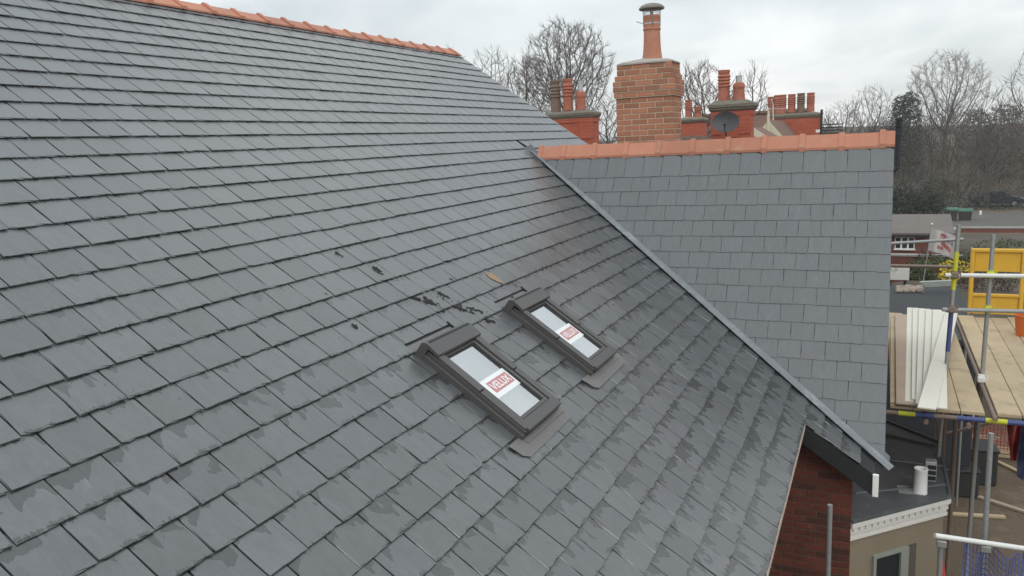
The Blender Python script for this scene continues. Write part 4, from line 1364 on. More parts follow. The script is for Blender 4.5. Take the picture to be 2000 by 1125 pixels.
def shrub(name, c, r, n_, size, mat, label, cat='shrub', group=None, stem=True, seed=1):
    R_ = random.Random(seed)
    t = empty(name, (c[0], c[1], c[2] - r[2]), label, cat, group)
    mb = MB(); leaf_mass(mb, c, r[0], r[1], r[2], n_, size, R_); mb.build('foliage', mat, t)
    mb = MB()
    for k in range(4):
        an = R_.uniform(0, 6.28)
        mb.tube((c[0], c[1], c[2] - r[2] * 1.05), (c[0] + r[0] * .5 * math.cos(an), c[1] + r[1] * .5 * math.sin(an), c[2] + r[2] * .4), .03 * r[2], .01, 5, False)
    mb.build('stem', M['bark'], t)
    return t
# the wood on the bank: leafless thicket that reads as one mass
def wood():
    mb = MB(); R_ = random.Random(77)
    for k in range(230):
        x = R_.uniform(-40, 60); y = R_.uniform(86, 140)
        j = min(1, (y - 81) / 84); zb = ZG + 7.2 * j * j * (3 - 2 * j) * .9
        g = TreeGen(1000 + k); hh = R_.uniform(5.0, 8.5) * (1.0 if x > 2 else .75)
        g.grow((x, y, zb), (R_.gauss(0, .06), 0, 1), hh * .55, .10, 1, 3, .75, .5, .15, 3, (3, 4), (.5, .75))
        for p, q, r0, r1, lv in g.seg: mb.tube(p, q, max(r0, .03), max(r1, .028), n=3, cap=False)
    for k in range(420):
        x = R_.uniform(-40, 60); y = R_.uniform(83, 125)
        j = min(1, (y - 81) / 84); zb = ZG + 7.2 * j * j * (3 - 2 * j)
        hh = R_.uniform(2.0, 5.5); ww = R_.uniform(1.2, 2.6)
        for _ in range(70):
            a = Vector((x + R_.gauss(0, .6) * ww, y + R_.gauss(0, .6) * ww, zb + abs(R_.gauss(0, .5)) * hh))
            d_ = Vector((R_.gauss(0, .5), R_.gauss(0, .5), R_.uniform(.3, 1))).normalized() * R_.uniform(.5, 1.4)
            w_ = d_.orthogonal().normalized() * R_.uniform(.02, .05)
            mb.add([a - w_, a + w_, a + d_], [(0, 1, 2)], rnd=R_.random())
    return mb
tag(wood().build('woodland', M['brownleaf']), 'brown leafless wood covering the bank behind the road', 'wood', kind='stuff')
# evergreens standing out of the wood
def conifer(u, vtop, d, wid, seed, label):
    b = atD(u, 330, d); zt = atD(u, vtop, d).z; zb = ZG + 1
    R_ = random.Random(seed)
    t = empty('evergreen_tree', (b.x, b.y, zb), label, 'tree', 'evergreens in the wood')
    mb = MB()
    for k in range(14):
        f = k / 13
        c = (b.x + R_.gauss(0, .15), b.y + R_.gauss(0, .15), zb + 1 + (zt - zb - 1.4) * f)
        rr = wid * (.55 + .45 * math.sin(math.pi * min(1, f * .8 + .2))) * R_.uniform(.85, 1.1)
        leaf_mass(mb, c, rr, rr, (zt - zb) / 16, 170, .16, R_)
    mb.build('crown', M['evergreen'], t)
    mb = MB(); mb.tube((b.x, b.y, zb), (b.x, b.y, zt - .6), .18, .04, 7, False); mb.build('trunk', M['bark'], t)
conifer(1772, 184, 94, 1.5, 3, 'dark columnar evergreen right of the vent pipe')
conifer(1752, 190, 97, 1.3, 4, 'dark evergreen directly behind the vent pipe')
conifer(1955, 206, 98, 2.6, 5, 'broad dark evergreen at the right of the wood')
conifer(1905, 214, 102, 2.2, 6, 'dark evergreen between the tall pale bare tree and the broad evergreen')
# hedge along the far pavement
mb = MB(); Rh = random.Random(9)
hq = empty('hedge', (6, 81, ZG), 'long dark green hedge along the far side of the road', 'hedge')
for k in range(60):
    leaf_mass(mb, (-14 + k * .75, 80.6 + Rh.uniform(-.2, .2), ZG + .85), .6, .5, .85 + Rh.uniform(-.1, .25), 110, .11, Rh)
mb.build('foliage', M['evergreen'], hq)
hq2 = empty('hedge', (4, 62, ZG), 'tall dark green hedge directly behind the bungalow roof', 'hedge')
mb = MB()
ha, hb = atD(1728, 400, 58), atD(1838, 400, 58); ztp = atD(1790, 372, 58).z
for k in range(26):
    f = k / 25; q = ha.lerp(hb, f); top = ztp + Rh.uniform(-.5, .35)
    leaf_mass(mb, (q.x, q.y + Rh.uniform(-.3, .3), (top + ZG) / 2 + .3), .55, .5, (top - ZG) / 2, 190, .11, Rh)
mb.build('foliage', M['evergreen'], hq2)
for k, (u, v, d, r, lab) in enumerate(((1790, 372, 84, (3.0, 1.5, 1.9), 'dark green bush left of the wheelie bins behind the bungalow roof'), (1840, 382, 86, (2.2, 1.4, 1.7), 'dark green bush right behind the wheelie bins'), (1985, 330, 88, (3.2, 1.6, 1.8), 'brownish bush above the parked car'))):
    c = atD(u, v, d); shrub('bush', tuple(c), r, 1300, .15, M['evergreen'] if k < 2 else M['brownleaf'], lab, seed=50 + k)

# ------------------------------------------------------------------ beyond the yard: bungalow, bins, car, bollard, flag
M['greyroof'] = pm('grey_roof_tiles', (.145, .125, .112), .9, .2, 1.5, .5, 6)
M['bin_brown'] = pm('brown_bin_plastic', (.055, .042, .032), .55, .1)
M['bin_green'] = pm('green_bin_lid', (.03, .115, .075), .5, .1)
M['dark_glass'] = pm('dark_window_glass', (.02, .025, .03), .12, .1, 2, 0)
M['white_paint'] = pm('white_paint', (.75, .74, .71), .55, .06, 4, .05)
bl = atD(1735, 455, 45); br = atD(1868, 455, 45)
bg_ = empty('bungalow', (bl.x + 2, bl.y + 3, ZG), 'red brick bungalow with grey roof and white window beyond the wing', 'house')
ze = bl.z; zr_ = atD(1800, 414, 48.5).z
x0, x1, y0 = bl.x - 4.5, br.x - .2, bl.y
mb = MB(); mb.abox(x0, x1 - .2, y0 + .35, y0 + 7, ZG, ze + .02); mb.build('wall', M['red_wall'], bg_)
mb = MB(); mb.prism([(x0 - .2, y0, ze), (x0 - .2, y0 + 3.6, zr_), (x0 - .2, y0 + 7.3, ze), (x0 - .2, y0 + 7.3, ze - .1), (x0 - .2, y0 + 3.6, zr_ - .1), (x0 - .2, y0, ze - .1)], (x1 - x0 + .2, 0, 0)); mb.build('roof', M['greyroof'], bg_)
mb = MB(); mb.abox(x0, x1 - .1, y0 + .0, y0 + .1, ze - .22, ze - .1); mb.build('gutter', M['gasket'], bg_)
wa = atY(1748, 463, y0 + .33); wb = atY(1786, 486, y0 + .33)
m = MB()
m.abox(wa.x, wb.x, y0 + .30, y0 + .345, wb.z, wa.z); wf = m.build('window', M['white_paint'], bg_)
for k in range(3):
    for (za, zb_) in ((.06, .34), (.42, .94)):
        m = MB(); w3 = (wb.x - wa.x) / 3
        m.abox(wa.x + w3 * k + .05, wa.x + w3 * (k + 1) - .05, y0 + .285, y0 + .299, wa.z - (wa.z - wb.z) * zb_, wa.z - (wa.z - wb.z) * za); m.build('pane', M['dark_glass'], wf)
m = MB(); m.abox(wa.x - .05, wb.x + .05, y0 + .2, y0 + .34, wb.z - .07, wb.z + .0); m.build('sill', M['white_paint'], wf)
# wheelie bins
for k, (u, lab) in enumerate(((1856, 'brown wheelie bin with green lid, left of the pair by the road'), (1884, 'brown wheelie bin with green lid, right of the pair by the road'))):
    d = 63; c = atD(u, 432, d); bw = .30
    t = empty('wheelie_bin', (c.x, c.y, ZG), lab, 'bin', 'wheelie bins by the road')
    zt = atD(u, 408 + 2 * k, d).z
    c = Vector((c.x, c.y, ZG))
    mb = MB()
    hh = zt - .10
    mb.add([c + Vector((sx * w_, sy * w_, z_ - ZG)) for z_, w_ in ((zt - 1.15, .36), (zt - .08, .46)) for sx, sy in ((-1, -1), (1, -1), (1, 1), (-1, 1))], [(3, 2, 1, 0), (4, 5, 6, 7), (0, 1, 5, 4), (1, 2, 6, 5), (2, 3, 7, 6), (3, 0, 4, 7)])
    mb.build('bin_body', M['bin_brown'], t)
    mb = MB(); mb.prism([(c.x - .52, c.y - .52, zt - .08), (c.x - .52, c.y + .5, zt - .08), (c.x - .52, c.y + .5, zt + .10), (c.x - .52, c.y - .1, zt + .12), (c.x - .52, c.y - .45, zt + .04)], (1.04, 0, 0)); mb.build('lid', M['bin_green'], t)
    mb = MB(); mb.abox(c.x - .35, c.x + .35, c.y - .3, c.y + .3, ZG, zt - 1.14); mb.build('plinth', M['kerb'], t)
# bollard
c = atD(1914, 434, 66); t = empty('bollard', (c.x, c.y, ZG), 'short white bollard at the roadside right of the bins', 'bollard')
mb = MB(); ztb = atD(1914, 411, 66).z; mb.lathe((c.x, c.y, ZG), [(.09, 0), (.09, ztb - ZG - .06), (.07, ztb - ZG), (.02, ztb - ZG + .02)], 12); mb.build('post', M['white_paint'], t)
# parked car
M['car_paint'] = pm('dark_blue_car_paint', (.025, .028, .045), .25, .05, 3, 0, spec=.6)
M['tyre'] = pm('tyre_rubber', (.015, .015, .015), .8, .1)
def car():
    c = atD(1945, 421, 72); t = empty('parked_car', (c.x, c.y, ZG), 'dark blue car parked along the hedge', 'car')
    L, W_ = 4.1, 1.7
    X = lambda x, z: (c.x + x, z + ZG)
    side = [(-2.05, .35), (-2.05, .75), (-1.9, .92), (-1.35, 1.0), (-.95, 1.36), (-.5, 1.46), (.35, 1.43), (.95, 1.02), (1.75, .88), (2.03, .70), (2.05, .35)]
    mb = MB()
    secs = []
    for w, k in ((-.85, .0), (-.80, 1), (.80, 1), (.85, 0)):
        secs.append([Vector((c.x + x, c.y + w, ZG + (z if k else min(z, .98) * .98 + .0))) for x, z in side])
    mb.sheet(secs); mb.add(secs[0], [tuple(range(len(side)))]); mb.add(secs[-1], [tuple(range(len(side) - 1, -1, -1))])
    mb.build('body', M['car_paint'], t)
    for pts in ([(-1.2, 1.03), (-.88, 1.33), (-.35, 1.40), (-.30, 1.03)], [(-.22, 1.03), (-.25, 1.40), (.32, 1.37), (.75, 1.03)]):
        mb = MB(); mb.prism([(c.x + x, c.y - .868, ZG + z) for x, z in pts], (0, .06, 0)); mb.build('window', M['dark_glass'], t)
    for x in (-1.3, 1.3):
        for sg in (-1, 1):
            mb = MB(); mb.tube((c.x + x, c.y + sg * .70, ZG + .32), (c.x + x, c.y + sg * .88, ZG + .32), .31, n=18); wl = mb.build('wheel', M['tyre'], t)
            mb = MB(); mb.tube((c.x + x, c.y + sg * .70, ZG + .32), (c.x + x, c.y + sg * .885, ZG + .32), .19, n=14); mb.build('rim', M['steel'], wl)
    for sg in (-.55, .55):
        mb = MB(); mb.bbox((c.x + 1.96, c.y + sg, ZG + .72), (.14, 0, 0), (0, .32, 0), (0, 0, .13), .03); mb.build('headlight', M['white_paint'], t)
car()
# flagpole and flag
M['flag_white'] = pm('white_flag_cloth', (.50, .47, .455), .8, .12, 3, .1)
M['flag_red'] = pm('red_flag_print', (.38, .12, .11), .8, .1, 3, 0)
M['flag_blue'] = pm('grey_blue_flag_print', (.26, .25, .33), .8, .1, 3, 0)
fb, ft = atD(1803, 552, 28), atD(1821, 437, 28)
ft = Vector((fb.x + (ft.x - fb.x) * .8, fb.y, ft.z))
fl = empty('flag', (fb.x, fb.y, fb.z - 1.2), 'white flag with a red figure flying from a thin pole beyond the scaffold', 'flag')
mb = MB(); mb.tube(fb - (ft - fb) * .55, ft, .022, .018, 8); fp_ = mb.build('flagpole', M['steel'], fl)
mb = MB(); mb.lathe(ft, [(.01, 0), (.035, .02), (.04, .04), (.03, .07), (.01, .08)], 10); mb.build('finial', M['white_paint'], fp_)
pd = (ft - fb).normalized()
def flag_pt(a, b, h=0):      # a along fly 0..1, b down 0..1
    p = ft - pd * (.12 + b * .78) + Vector((1, 0, 0)) * (a * .86)
    p.z -= .10 * a + .22 * a * a
    p.y += .07 * math.sin(a * 9 + b * 2) + .04 * math.sin(a * 17 + 1)
    return p + Vector((0, -h, 0))
def flag_patch(poly, mat, name, h, par, sub=14):
    mb = MB()
    rows = []
    for j in range(sub + 1):
        a = j / sub
        rows.append([flag_pt(a, b / 8, h) for b in range(9)])
    mb.sheet(rows)
    return mb.build(name, mat, par, smooth=True)
cloth = flag_patch(None, M['flag_white'], 'cloth', 0, fl)
def patch(pts, mat, h):
    mb = MB(); n_ = len(pts)
    for s_ in (h, -h):
        mb.add([flag_pt(a, b, s_) for a, b in pts], [tuple(range(n_))])
    mb.build('print', mat, cloth)
# the print is laid in small strips so that it follows the folds
def strip(x0, x1, top, bot, mat, h=.006, n_=6):
    for k in range(n_):
        a, b = x0 + (x1 - x0) * k / n_, x0 + (x1 - x0) * (k + 1) / n_
        patch([(a, top(a)), (b, top(b)), (b, bot(b)), (a, bot(a))], mat, h)
strip(.36, .56, lambda a: .10 + .4 * abs(a - .46), lambda a: .50 - .3 * abs(a - .46), M['flag_red'])
strip(.42, .80, lambda a: .38 + (a - .42) * .7, lambda a: .60 + (a - .42) * .62, M['flag_red'])
strip(.30, .52, lambda a: .66 + .2 * (a - .3), lambda a: .80 + .1 * (a - .3), M['flag_red'])
strip(.56, .84, lambda a: .16 + .2 * (a - .5), lambda a: .40 + .3 * (a - .5), M['flag_blue'])
# low walls, outbuilding, boards and bushes between
ga_, gb_ = atD(1730, 500, 34), atD(1905, 497, 34)
gw_ = empty('garden_wall', (ga_.x, ga_.y, ZG), 'low red brick garden wall in front of the bungalow', 'wall')
mb = MB(); mb.abox(ga_.x - 3, gb_.x, ga_.y, ga_.y + .25, ZG, ga_.z); mb.build('brickwork', M['red_wall'], gw_)
mb = MB(); mb.abox(ga_.x - 3, gb_.x, ga_.y - .04, ga_.y + .29, ga_.z, ga_.z + .08); mb.build('coping', M['kerb'], gw_)
wa_, wb_ = atD(1875, 446, 56), atD(2040, 447, 56)
gw2 = empty('garden_wall', (wa_.x, wa_.y, ZG), 'long brown brick wall along the near side of the road', 'wall')
mb = MB(); mb.abox(wa_.x, wb_.x + 12, wa_.y, wa_.y + .3, ZG, wa_.z); mb.build('brickwork', M['red_wall'], gw2)
mb = MB(); mb.abox(wa_.x, wb_.x + 12, wa_.y - .05, wa_.y + .35, wa_.z, wa_.z + .09); mb.build('coping', M['kerb'], gw2)
for k, (u, v, d, r, n_, sz, mt_, lab) in enumerate((
        (1826, 532, 31, (1.3, .8, .62), 1300, .07, 'ivy', 'dark green bush behind the flagpole foot'),
        (1790, 537, 31, (.6, .6, .45), 500, .07, 'ivy', 'small green bush left of the flagpole foot'),
        (1868, 522, 27, (.62, .4, .22), 200, .05, 'forsythia', 'yellow flowering shrub behind the taped scaffold pole'),
        (1853, 540, 26, (.32, .3, .2), 160, .045, 'forsythia', 'small low yellow flowering shrub left of the taped scaffold pole'),
        (1962, 512, 30, (1.5, .9, .9), 1500, .07, 'ivy', 'green bush seen through the yellow gate'),
        (1850, 500, 33, (1.2, .6, .5), 500, .07, 'brownleaf', 'brown bare shrub on the garden wall'),
        (1925, 552, 26, (.9, .6, .45), 600, .06, 'brownleaf', 'brown dry bush seen low through the yellow gate'))):
    c = atD(u, v, d); shrub('bush', tuple(c), r, n_, sz, M[mt_], lab, seed=80 + k)
    if c.z - r[2] > ZG + .1:
        pass
# raised bed that carries those bushes
c = atD(1850, 560, 29)
mb = MB(); grid = []
for j in range(9):
    grid.append([Vector((-6 + i_ * 1.2, 22 + j * 1.5, ZG + (2.1 + .25 * mnoise.noise(Vector((i_ * .7, j * .7, 2)))) * min(1, j / 3) * min(1, (8 - j) / 2 + .2))) for i_ in range(22)])
mb.sheet(grid); tag(mb.build('soil_bank', M['litter'], smooth=True), kind='structure')
mb = MB(); mb.sheet([[Vector((-20 + i_ * 2.2, 34 + j * 2.2, ZG + .05 + .05 * mnoise.noise(Vector((i_ * .6, j * .6, 5)))) ) for i_ in range(40)] for j in range(14)])
tag(mb.build('garden_ground', M['litter'], smooth=True), kind='structure')
# dark flat-roofed outbuilding
M['dark_render'] = pm('dark_flat_roofing', (.035, .038, .042), .8, .25, 2, .4, 20)
oa = atD(1725, 612, 17.5); ob = atD(1893, 604, 17.5)
zo = atD(1800, 566, 21).z
ou = empty('outbuilding', (oa.x + 1, oa.y + 2, ZG), 'dark flat-roofed outbuilding behind the white boards', 'shed')
mb = MB(); mb.abox(oa.x - 1, ob.x, 17.9, 23.6, ZG, zo - .12); mb.build('wall', M['dark_render'], ou)
mb = MB(); mb.abox(oa.x - 1.1, ob.x + .1, 17.8, 23.7, zo - .12, zo); mb.build('roof', M['dark_render'], ou)
Rr = random.Random(6)
mb = MB()
for _ in range(110):
    u, v = Rr.uniform(1752, 1800), Rr.uniform(557, 566)
    c = atZ(u, v + 3, zo + Rr.uniform(.0, .05)); r = Rr.uniform(.03, .10)
    mb.bbox(c, Vector((r * 1.6, Rr.uniform(-.03, .03), 0)), Vector((Rr.uniform(-.03, .03), r, 0)), (0, 0, r), .01)
M['rubble'] = pm('stone_rubble', (.33, .27, .23), .9, .3, 6, .4)
tag(mb.build('rubble_heap', M['rubble']), 'heap of pale broken rubble on the outbuilding roof', 'rubble', kind='stuff')
M['green_plank'] = pm('grey_green_planks', (.30, .32, .28), .8, .2, 5, .3)
for k in range(4):
    a, b = atD(1797 + 3 * k, 551 + 2.6 * k, 20.5), atD(1862 + 2 * k, 549 + 3.2 * k, 20.5)
    a.z = max(a.z, zo + .04); b.z = a.z
    mb = MB(); mb.bbox((a + b) / 2, b - a, (0, .14, 0), (0, 0, .03), .005)
    tag(mb.build('plank', M['green_plank']), ['topmost grey-green plank of the pile on the outbuilding roof', 'second grey-green plank from the top of the roof pile', 'third grey-green plank from the top of the roof pile', 'lowest grey-green plank of the pile on the outbuilding roof'][k], 'plank', 'planks on the outbuilding roof')
sa_, sb_ = atD(1732, 523, 23), atD(1775, 545, 23)
sg_ = empty('signboard', ((sa_.x + sb_.x) / 2, sa_.y, ZG), 'white board with grey smears beside the wing verge', 'board')
mb = MB(); mb.abox(sa_.x, sb_.x, sa_.y, sa_.y + .04, sb_.z, sa_.z); mb.build('panel', pm('smeared_white_board', (.62, .60, .56), .7, .1, 2, .1, dirt=(.22, .21, .19), dirt_amt=.7), sg_)
mb = MB(); [mb.abox(x_ - .04, x_ + .04, sa_.y + .05, sa_.y + .12, ZG, sa_.z) for x_ in (sa_.x + .1, sb_.x - .1)]; mb.build('posts', M['timber_dark'], sg_)

# ------------------------------------------------------------------ bay with lead flat roof and dentil cornice
M['cornice'] = pm('cream_cornice_paint', (.66, .635, .59), .6, .08, 5, .1)
M['bay_wall'] = pm('ochre_render', (.235, .195, .135), .85, .12, 3, .3, 40)
ZB = -4.0
bay = empty('bay_window', (.3, 10, -H), 'canted bay with dark lead flat roof and cream dentil cornice', 'bay window')
BP = [Vector((-.13, 8.30, 0)), Vector((.83, 9.26, 0)), Vector((.83, 10.92, 0)), Vector((-.13, 11.88, 0))]
def offs_poly(o):
    ns = []
    for k in range(3):
        d = (BP[k + 1] - BP[k]).normalized(); ns.append(Vector((d.y, -d.x, 0)))
    out = [BP[0] + ns[0] * o + (BP[0] - BP[1]).normalized() * 0]
    for k in (1, 2):
        m_ = (ns[k - 1] + ns[k]).normalized(); out.append(BP[k] + m_ * (o / m_.dot(ns[k])))
    out.append(BP[3] + ns[2] * o)
    return out
def band(o0, o1, z0, z1, name, mat, par=None):
    mb = MB(); a, b = offs_poly(o0), offs_poly(o1)
    for k in range(3):
        mb.add([Vector((q.x, q.y, z)) for z in (z0, z1) for q in (a[k], a[k + 1], b[k + 1], b[k])], [(0, 1, 2, 3), (7, 6, 5, 4), (3, 2, 6, 7), (0, 4, 5, 1), (1, 5, 6, 2), (0, 3, 7, 4)])
    return mb.build(name, mat, par or bay)
rp_ = offs_poly(.0)
mb = MB()
mb.prism([Vector((q.x, q.y, ZB - .015)) for q in rp_] + [Vector((-.15, 11.88, ZB - .015)), Vector((-.15, 8.30, ZB - .015))], (0, 0, .02)); lr = mb.build('lead_roof', M['lead_dark'], bay)
for (a, b) in ((Vector((-.12, 9.0, ZB + .008)), Vector((.80, 9.55, ZB + .008))), (Vector((-.12, 10.1, ZB + .008)), Vector((.82, 10.1, ZB + .008))), (Vector((-.12, 11.1, ZB + .008)), Vector((.80, 10.75, ZB + .008)))):
    mb = MB(); mb.tube(a, b, .016, n=8); mb.build('lead_roll', M['lead_dark'], lr)
band(-.02, .012, ZB - .02, ZB + .022, 'edge_roll', M['lead_dark'])
cn = band(-.05, .010, ZB - .075, ZB - .022, 'cornice', M['cornice'])
band(-.06, -.022, ZB - .125, ZB - .076, 'cornice_frieze', M['cornice'], cn)
band(-.07, -.012, ZB - .150, ZB - .126, 'cornice_fillet', M['cornice'], cn)
band(-.08, -.035, ZB - .205, ZB - .151, 'cornice_bed', M['cornice'], cn)
band(-.09, -.022, ZB - .228, ZB - .206, 'cornice_bead', M['cornice'], cn)
a_, b_ = offs_poly(-.020)[0], offs_poly(-.020)[1]
for k in range(3):
    a_, b_ = offs_poly(-.018)[k], offs_poly(-.018)[k + 1]
    d = (b_ - a_); L = d.length; d.normalize(); nn = Vector((d.y, -d.x, 0))
    for j in range(int(L / .085)):
        p = a_ + d * (.05 + j * .085)
        mb = MB(); mb.box((p.x, p.y, ZB - .100), d * .042, nn * .028, (0, 0, .040)); mb.build('dentil', M['cornice'], cn)
mb = MB(); pw = offs_poly(-.055)
mb.prism([Vector((q.x, q.y, -H)) for q in pw] + [Vector((-.15, 11.8, -H)), Vector((-.15, 8.36, -H))], (0, 0, H + ZB - .1)); mb.build('wall', M['bay_wall'], bay)
d = (BP[1] - BP[0]).normalized(); nn = Vector((d.y, -d.x, 0)); L = (BP[1] - BP[0]).length
p0 = pw[0]
def wbox(mb, a, b, z0, z1, o0, o1):
    c = p0 + d * ((a + b) / 2) + nn * ((o0 + o1) / 2); mb.box((c.x, c.y, (z0 + z1) / 2), d * (b - a), nn * (o1 - o0), (0, 0, z1 - z0))
mb = MB(); wbox(mb, .38, .72, ZB - 1.6, ZB - .50, -.02, .004); wn_ = mb.build('window', M['dark_glass'], bay)
M['sage'] = pm('sage_window_paint', (.27, .29, .25), .6, .1)
for (a, b, z0, z1) in ((.34, .38, ZB - 1.65, ZB - .48), (.72, .83, ZB - 1.65, ZB - .48), (.38, .72, ZB - .52, ZB - .48)):
    mb = MB(); wbox(mb, a, b, z0, z1, .0, .03); mb.build('window_frame', M['sage'], wn_)
mb = MB(); wbox(mb, .83, .95, ZB - 1.65, ZB - .48, .0, .012); mb.build('jamb', M['bark'], wn_)
# vents on the bay roof
c = atZ(1797, 962, ZB + .005); t = empty('roof_vent', tuple(c), 'short pale round vent pipe standing on the bay roof', 'vent')
mb = MB(); mb.lathe(c, [(.072, 0), (.070, .02), (.066, .27), (.070, .275), (.070, .285), (.055, .285), (.055, .2)], 20); smooth_angle(mb.build('pipe', M['white_upvc'], t), 40)
mb = MB(); cc = Vector((c.x - .1, c.y + .02, ZB + .011)); mb.box(cc, (.24, .02, 0), (-.02, .2, 0), (0, 0, .006)); mb.build('collar', M['steel'], t)
c = atZ(1817, 945, ZB + .005) + Vector((0, .05, 0)); t = empty('box_vent', tuple(c), 'small louvred box vent behind the round vent pipe', 'vent')
mb = MB(); mb.bbox(c + Vector((0, .06, .12)), (.12, 0, 0), (0, .12, 0), (0, 0, .24), .01); mb.build('housing', M['steel'], t)
for k in range(3):
    mb = MB(); mb.box(c + Vector((.012, -.003, .05 + k * .065)), (.085, 0, 0), (0, .012, 0), (0, 0, .045)); mb.build('louvre', M['gasket'], t)
# lead outlet at the foot of the valley
ve = valley_point(2.06)
mb = MB(); mb.add([ve + Vector((0, .02, .05)), ve + Vector((.07, .05, -.03)), ve + Vector((.08, .16, .05)), ve + Vector((.0, .16, .13))], [(0, 1, 2, 3)]); mb.build('valley_outlet', M['lead'], house)

# ------------------------------------------------------------------ scaffold
M['tube'] = pm('galvanised_tube', (.30, .31, .30), .5, .2, 14, .2, 40, metal=.35, dirt=(.22, .19, .16), dirt_amt=.4)
M['tube_white'] = pm('white_tube', (.66, .66, .63), .5, .12, 10, .1)
M['tube_rust'] = pm('rusty_tube', (.20, .15, .12), .75, .25, 14, .3, 40)
M['tape_yellow'] = pm('yellow_tape', (.50, .50, .035), .5, .1, 10, .05)
M['tape_blue'] = pm('blue_tape', (.055, .075, .20), .5, .15, 10, .05)
M['board'] = pm('scaffold_board', (.41, .32, .205), .85, .25, 2.5, .4, 30, rnd_amt=.08, dirt=(.28, .215, .15), dirt_amt=.6)
M['plank_grey'] = pm('grey_brown_plank', (.36, .28, .21), .85, .15, 3, .3)
M['fascia'] = pm('cream_fascia_board', (.60, .565, .48), .5, .06, 3, .05)
ZD = -3.0
scf = empty('scaffold', (1.2, 11, -H), 'tube scaffold with boarded deck beside the gable', 'scaffold')
yf, yb = atZ(1870, 802, ZD).y, atZ(1870, 617, ZD).y
gx = atZ(1905, 715, ZD).x
x = .20; Rs = random.Random(13)
while x < 3.4:
    w = .225
    if x < gx + .03 and x + w > gx - .03:
        if x < gx - .10:
            w = gx - .03 - x
        else:
            x = gx + .03; continue
    mb = MB(); L0_, L1_ = yf + Rs.uniform(-.02, .03), yb + Rs.uniform(-.1, .1)
    mb.bbox((x + w / 2, (L0_ + L1_) / 2, ZD - .019 + Rs.uniform(-.003, .003)), (w - .005, 0, 0), (Rs.uniform(-.005, .005), L1_ - L0_, 0), (0, 0, .038), .005, rnd=Rs.random())
    mb.build('board', M['board'], scf); x += w
def tube(a, b, mat, r=.0242, par=None, name='tube'):
    mb = MB(); mb.tube(a, b, r, n=12); return smooth_angle(mb.build(name, mat, par or scf), 40)
def coupler(p, mat=None):
    mb = MB(); p = Vector(p)
    mb.tube(p - Vector((0, 0, .045)), p + Vector((0, 0, .045)), .037, n=10); mb.bbox(p + Vector((.0, -.045, 0)), (.085, 0, 0), (0, .05, 0), (0, 0, .07), .01); mb.tube(p + Vector((.055, -.05, -.03)), p + Vector((.055, -.05, .06)), .009, n=6)
    mb.build('coupler', mat or M['tube_rust'], scf)
def standard(ub, vb_, ut, vt2, bands, mat='tube', ztop_extra=0):
    b = atZ(ub, vb_, ZD); dpt = b.dot(CF)
    tp = atD(ut, vt2, dpt)
    mid = (b + tp) / 2; lean = (tp - b); ax = Vector((lean.x * .55, lean.y * .2, lean.z)).normalized()
    top = mid + ax * (tp.z - mid.z); bot = mid + ax * (-H - mid.z)
    P = lambda z: mid + ax * (z - mid.z)
    last = top.z
    st = tube(P(-H), top, M[mat], name='standard')
    for (v0, v1, mt2) in bands:
        z0, z1 = atD((ub + ut) / 2, v0, dpt).z, atD((ub + ut) / 2, v1, dpt).z
        mb = MB(); mb.tube(P(z0), P(z1), .0265, n=12); smooth_angle(mb.build('tape', M[mt2], st), 40)
    return P, dpt
P1, d1 = standard(1844, 745, 1875, 436, [(490, 565, 'tape_yellow'), (600, 690, 'tape_blue')])
P2, d2 = standard(1918, 745, 1940, 455, [], 'tube')
P3, d3 = standard(2036, 750, 2058, 455, [], 'tube')
a = atD(1891, 600, 15.2); tube((a.x, a.y, -H), (a.x, a.y, atD(1891, 480, 15.2).z), M['tube'], .022, name='standard')
z_a, z_b = atD(1855, 535, d1).z, atD(1855, 604, d1).z
for z_, mt in ((z_a, 'tube_white'), (z_b, 'tube')):
    a = P1(z_); tube(a + Vector((-.10, -.05, 0)), a + Vector((3.0, -.05 + .35, -.02)), M[mt], name='guard_rail')
    coupler(P1(z_)); coupler(P2(z_), M['tape_yellow']); coupler(P3(z_))
a = atD(1700, 478, 13.6); b = atD(1882, 467, 13.0); tube(a, b, M['tube'], .026, name='guard_rail')
a = atD(1700, 518, 15.5); b = atD(1864, 521, 15.0); tube(a, b, M['tube_rust'], .03, name='guard_rail')
# back of deck
pbk = atZ(1870, 617, ZD); tube((.1, yb + .1, ZD - .06), (3.4, yb + .1, ZD - .06), M['tube'], name='transom')
# front ledger wrapped in yellow and blue tape
fa, fb_ = Vector((.12, yf - .03, ZD - .075)), Vector((3.4, yf + .02, ZD - .075))
lg = tube(fa, fb_, M['tube_rust'], name='ledger')
k = 0
for (f0, f1, mt) in ((.05, .10, 'tape_yellow'), (.10, .155, 'tape_blue'), (.22, .30, 'tape_blue'), (.30, .36, 'tape_yellow'), (.36, .44, 'tape_blue'), (.44, .50, 'tape_yellow'), (.50, .57, 'tape_blue'), (.57, .63, 'tape_yellow')):
    mb = MB(); mb.tube(fa.lerp(fb_, f0), fa.lerp(fb_, f1), .0275 + .0004 * (k % 2), n=12); smooth_angle(mb.build('tape', M[mt], lg), 40); k += 1
for xx in (.55, .95, 1.5, 2.2):
    tube((xx, yf - .1, ZD - .13), (xx, yb + .15, ZD - .13), M['tube_rust'], name='transom')
# tube in the gap between the boards
tube((gx, yf - .1, ZD - .03), (gx, yb, ZD - .03), M['tube_rust'], name='ledger')
coupler((gx, atZ(1908, 742, ZD).y, ZD + .02), M['tube_white'])
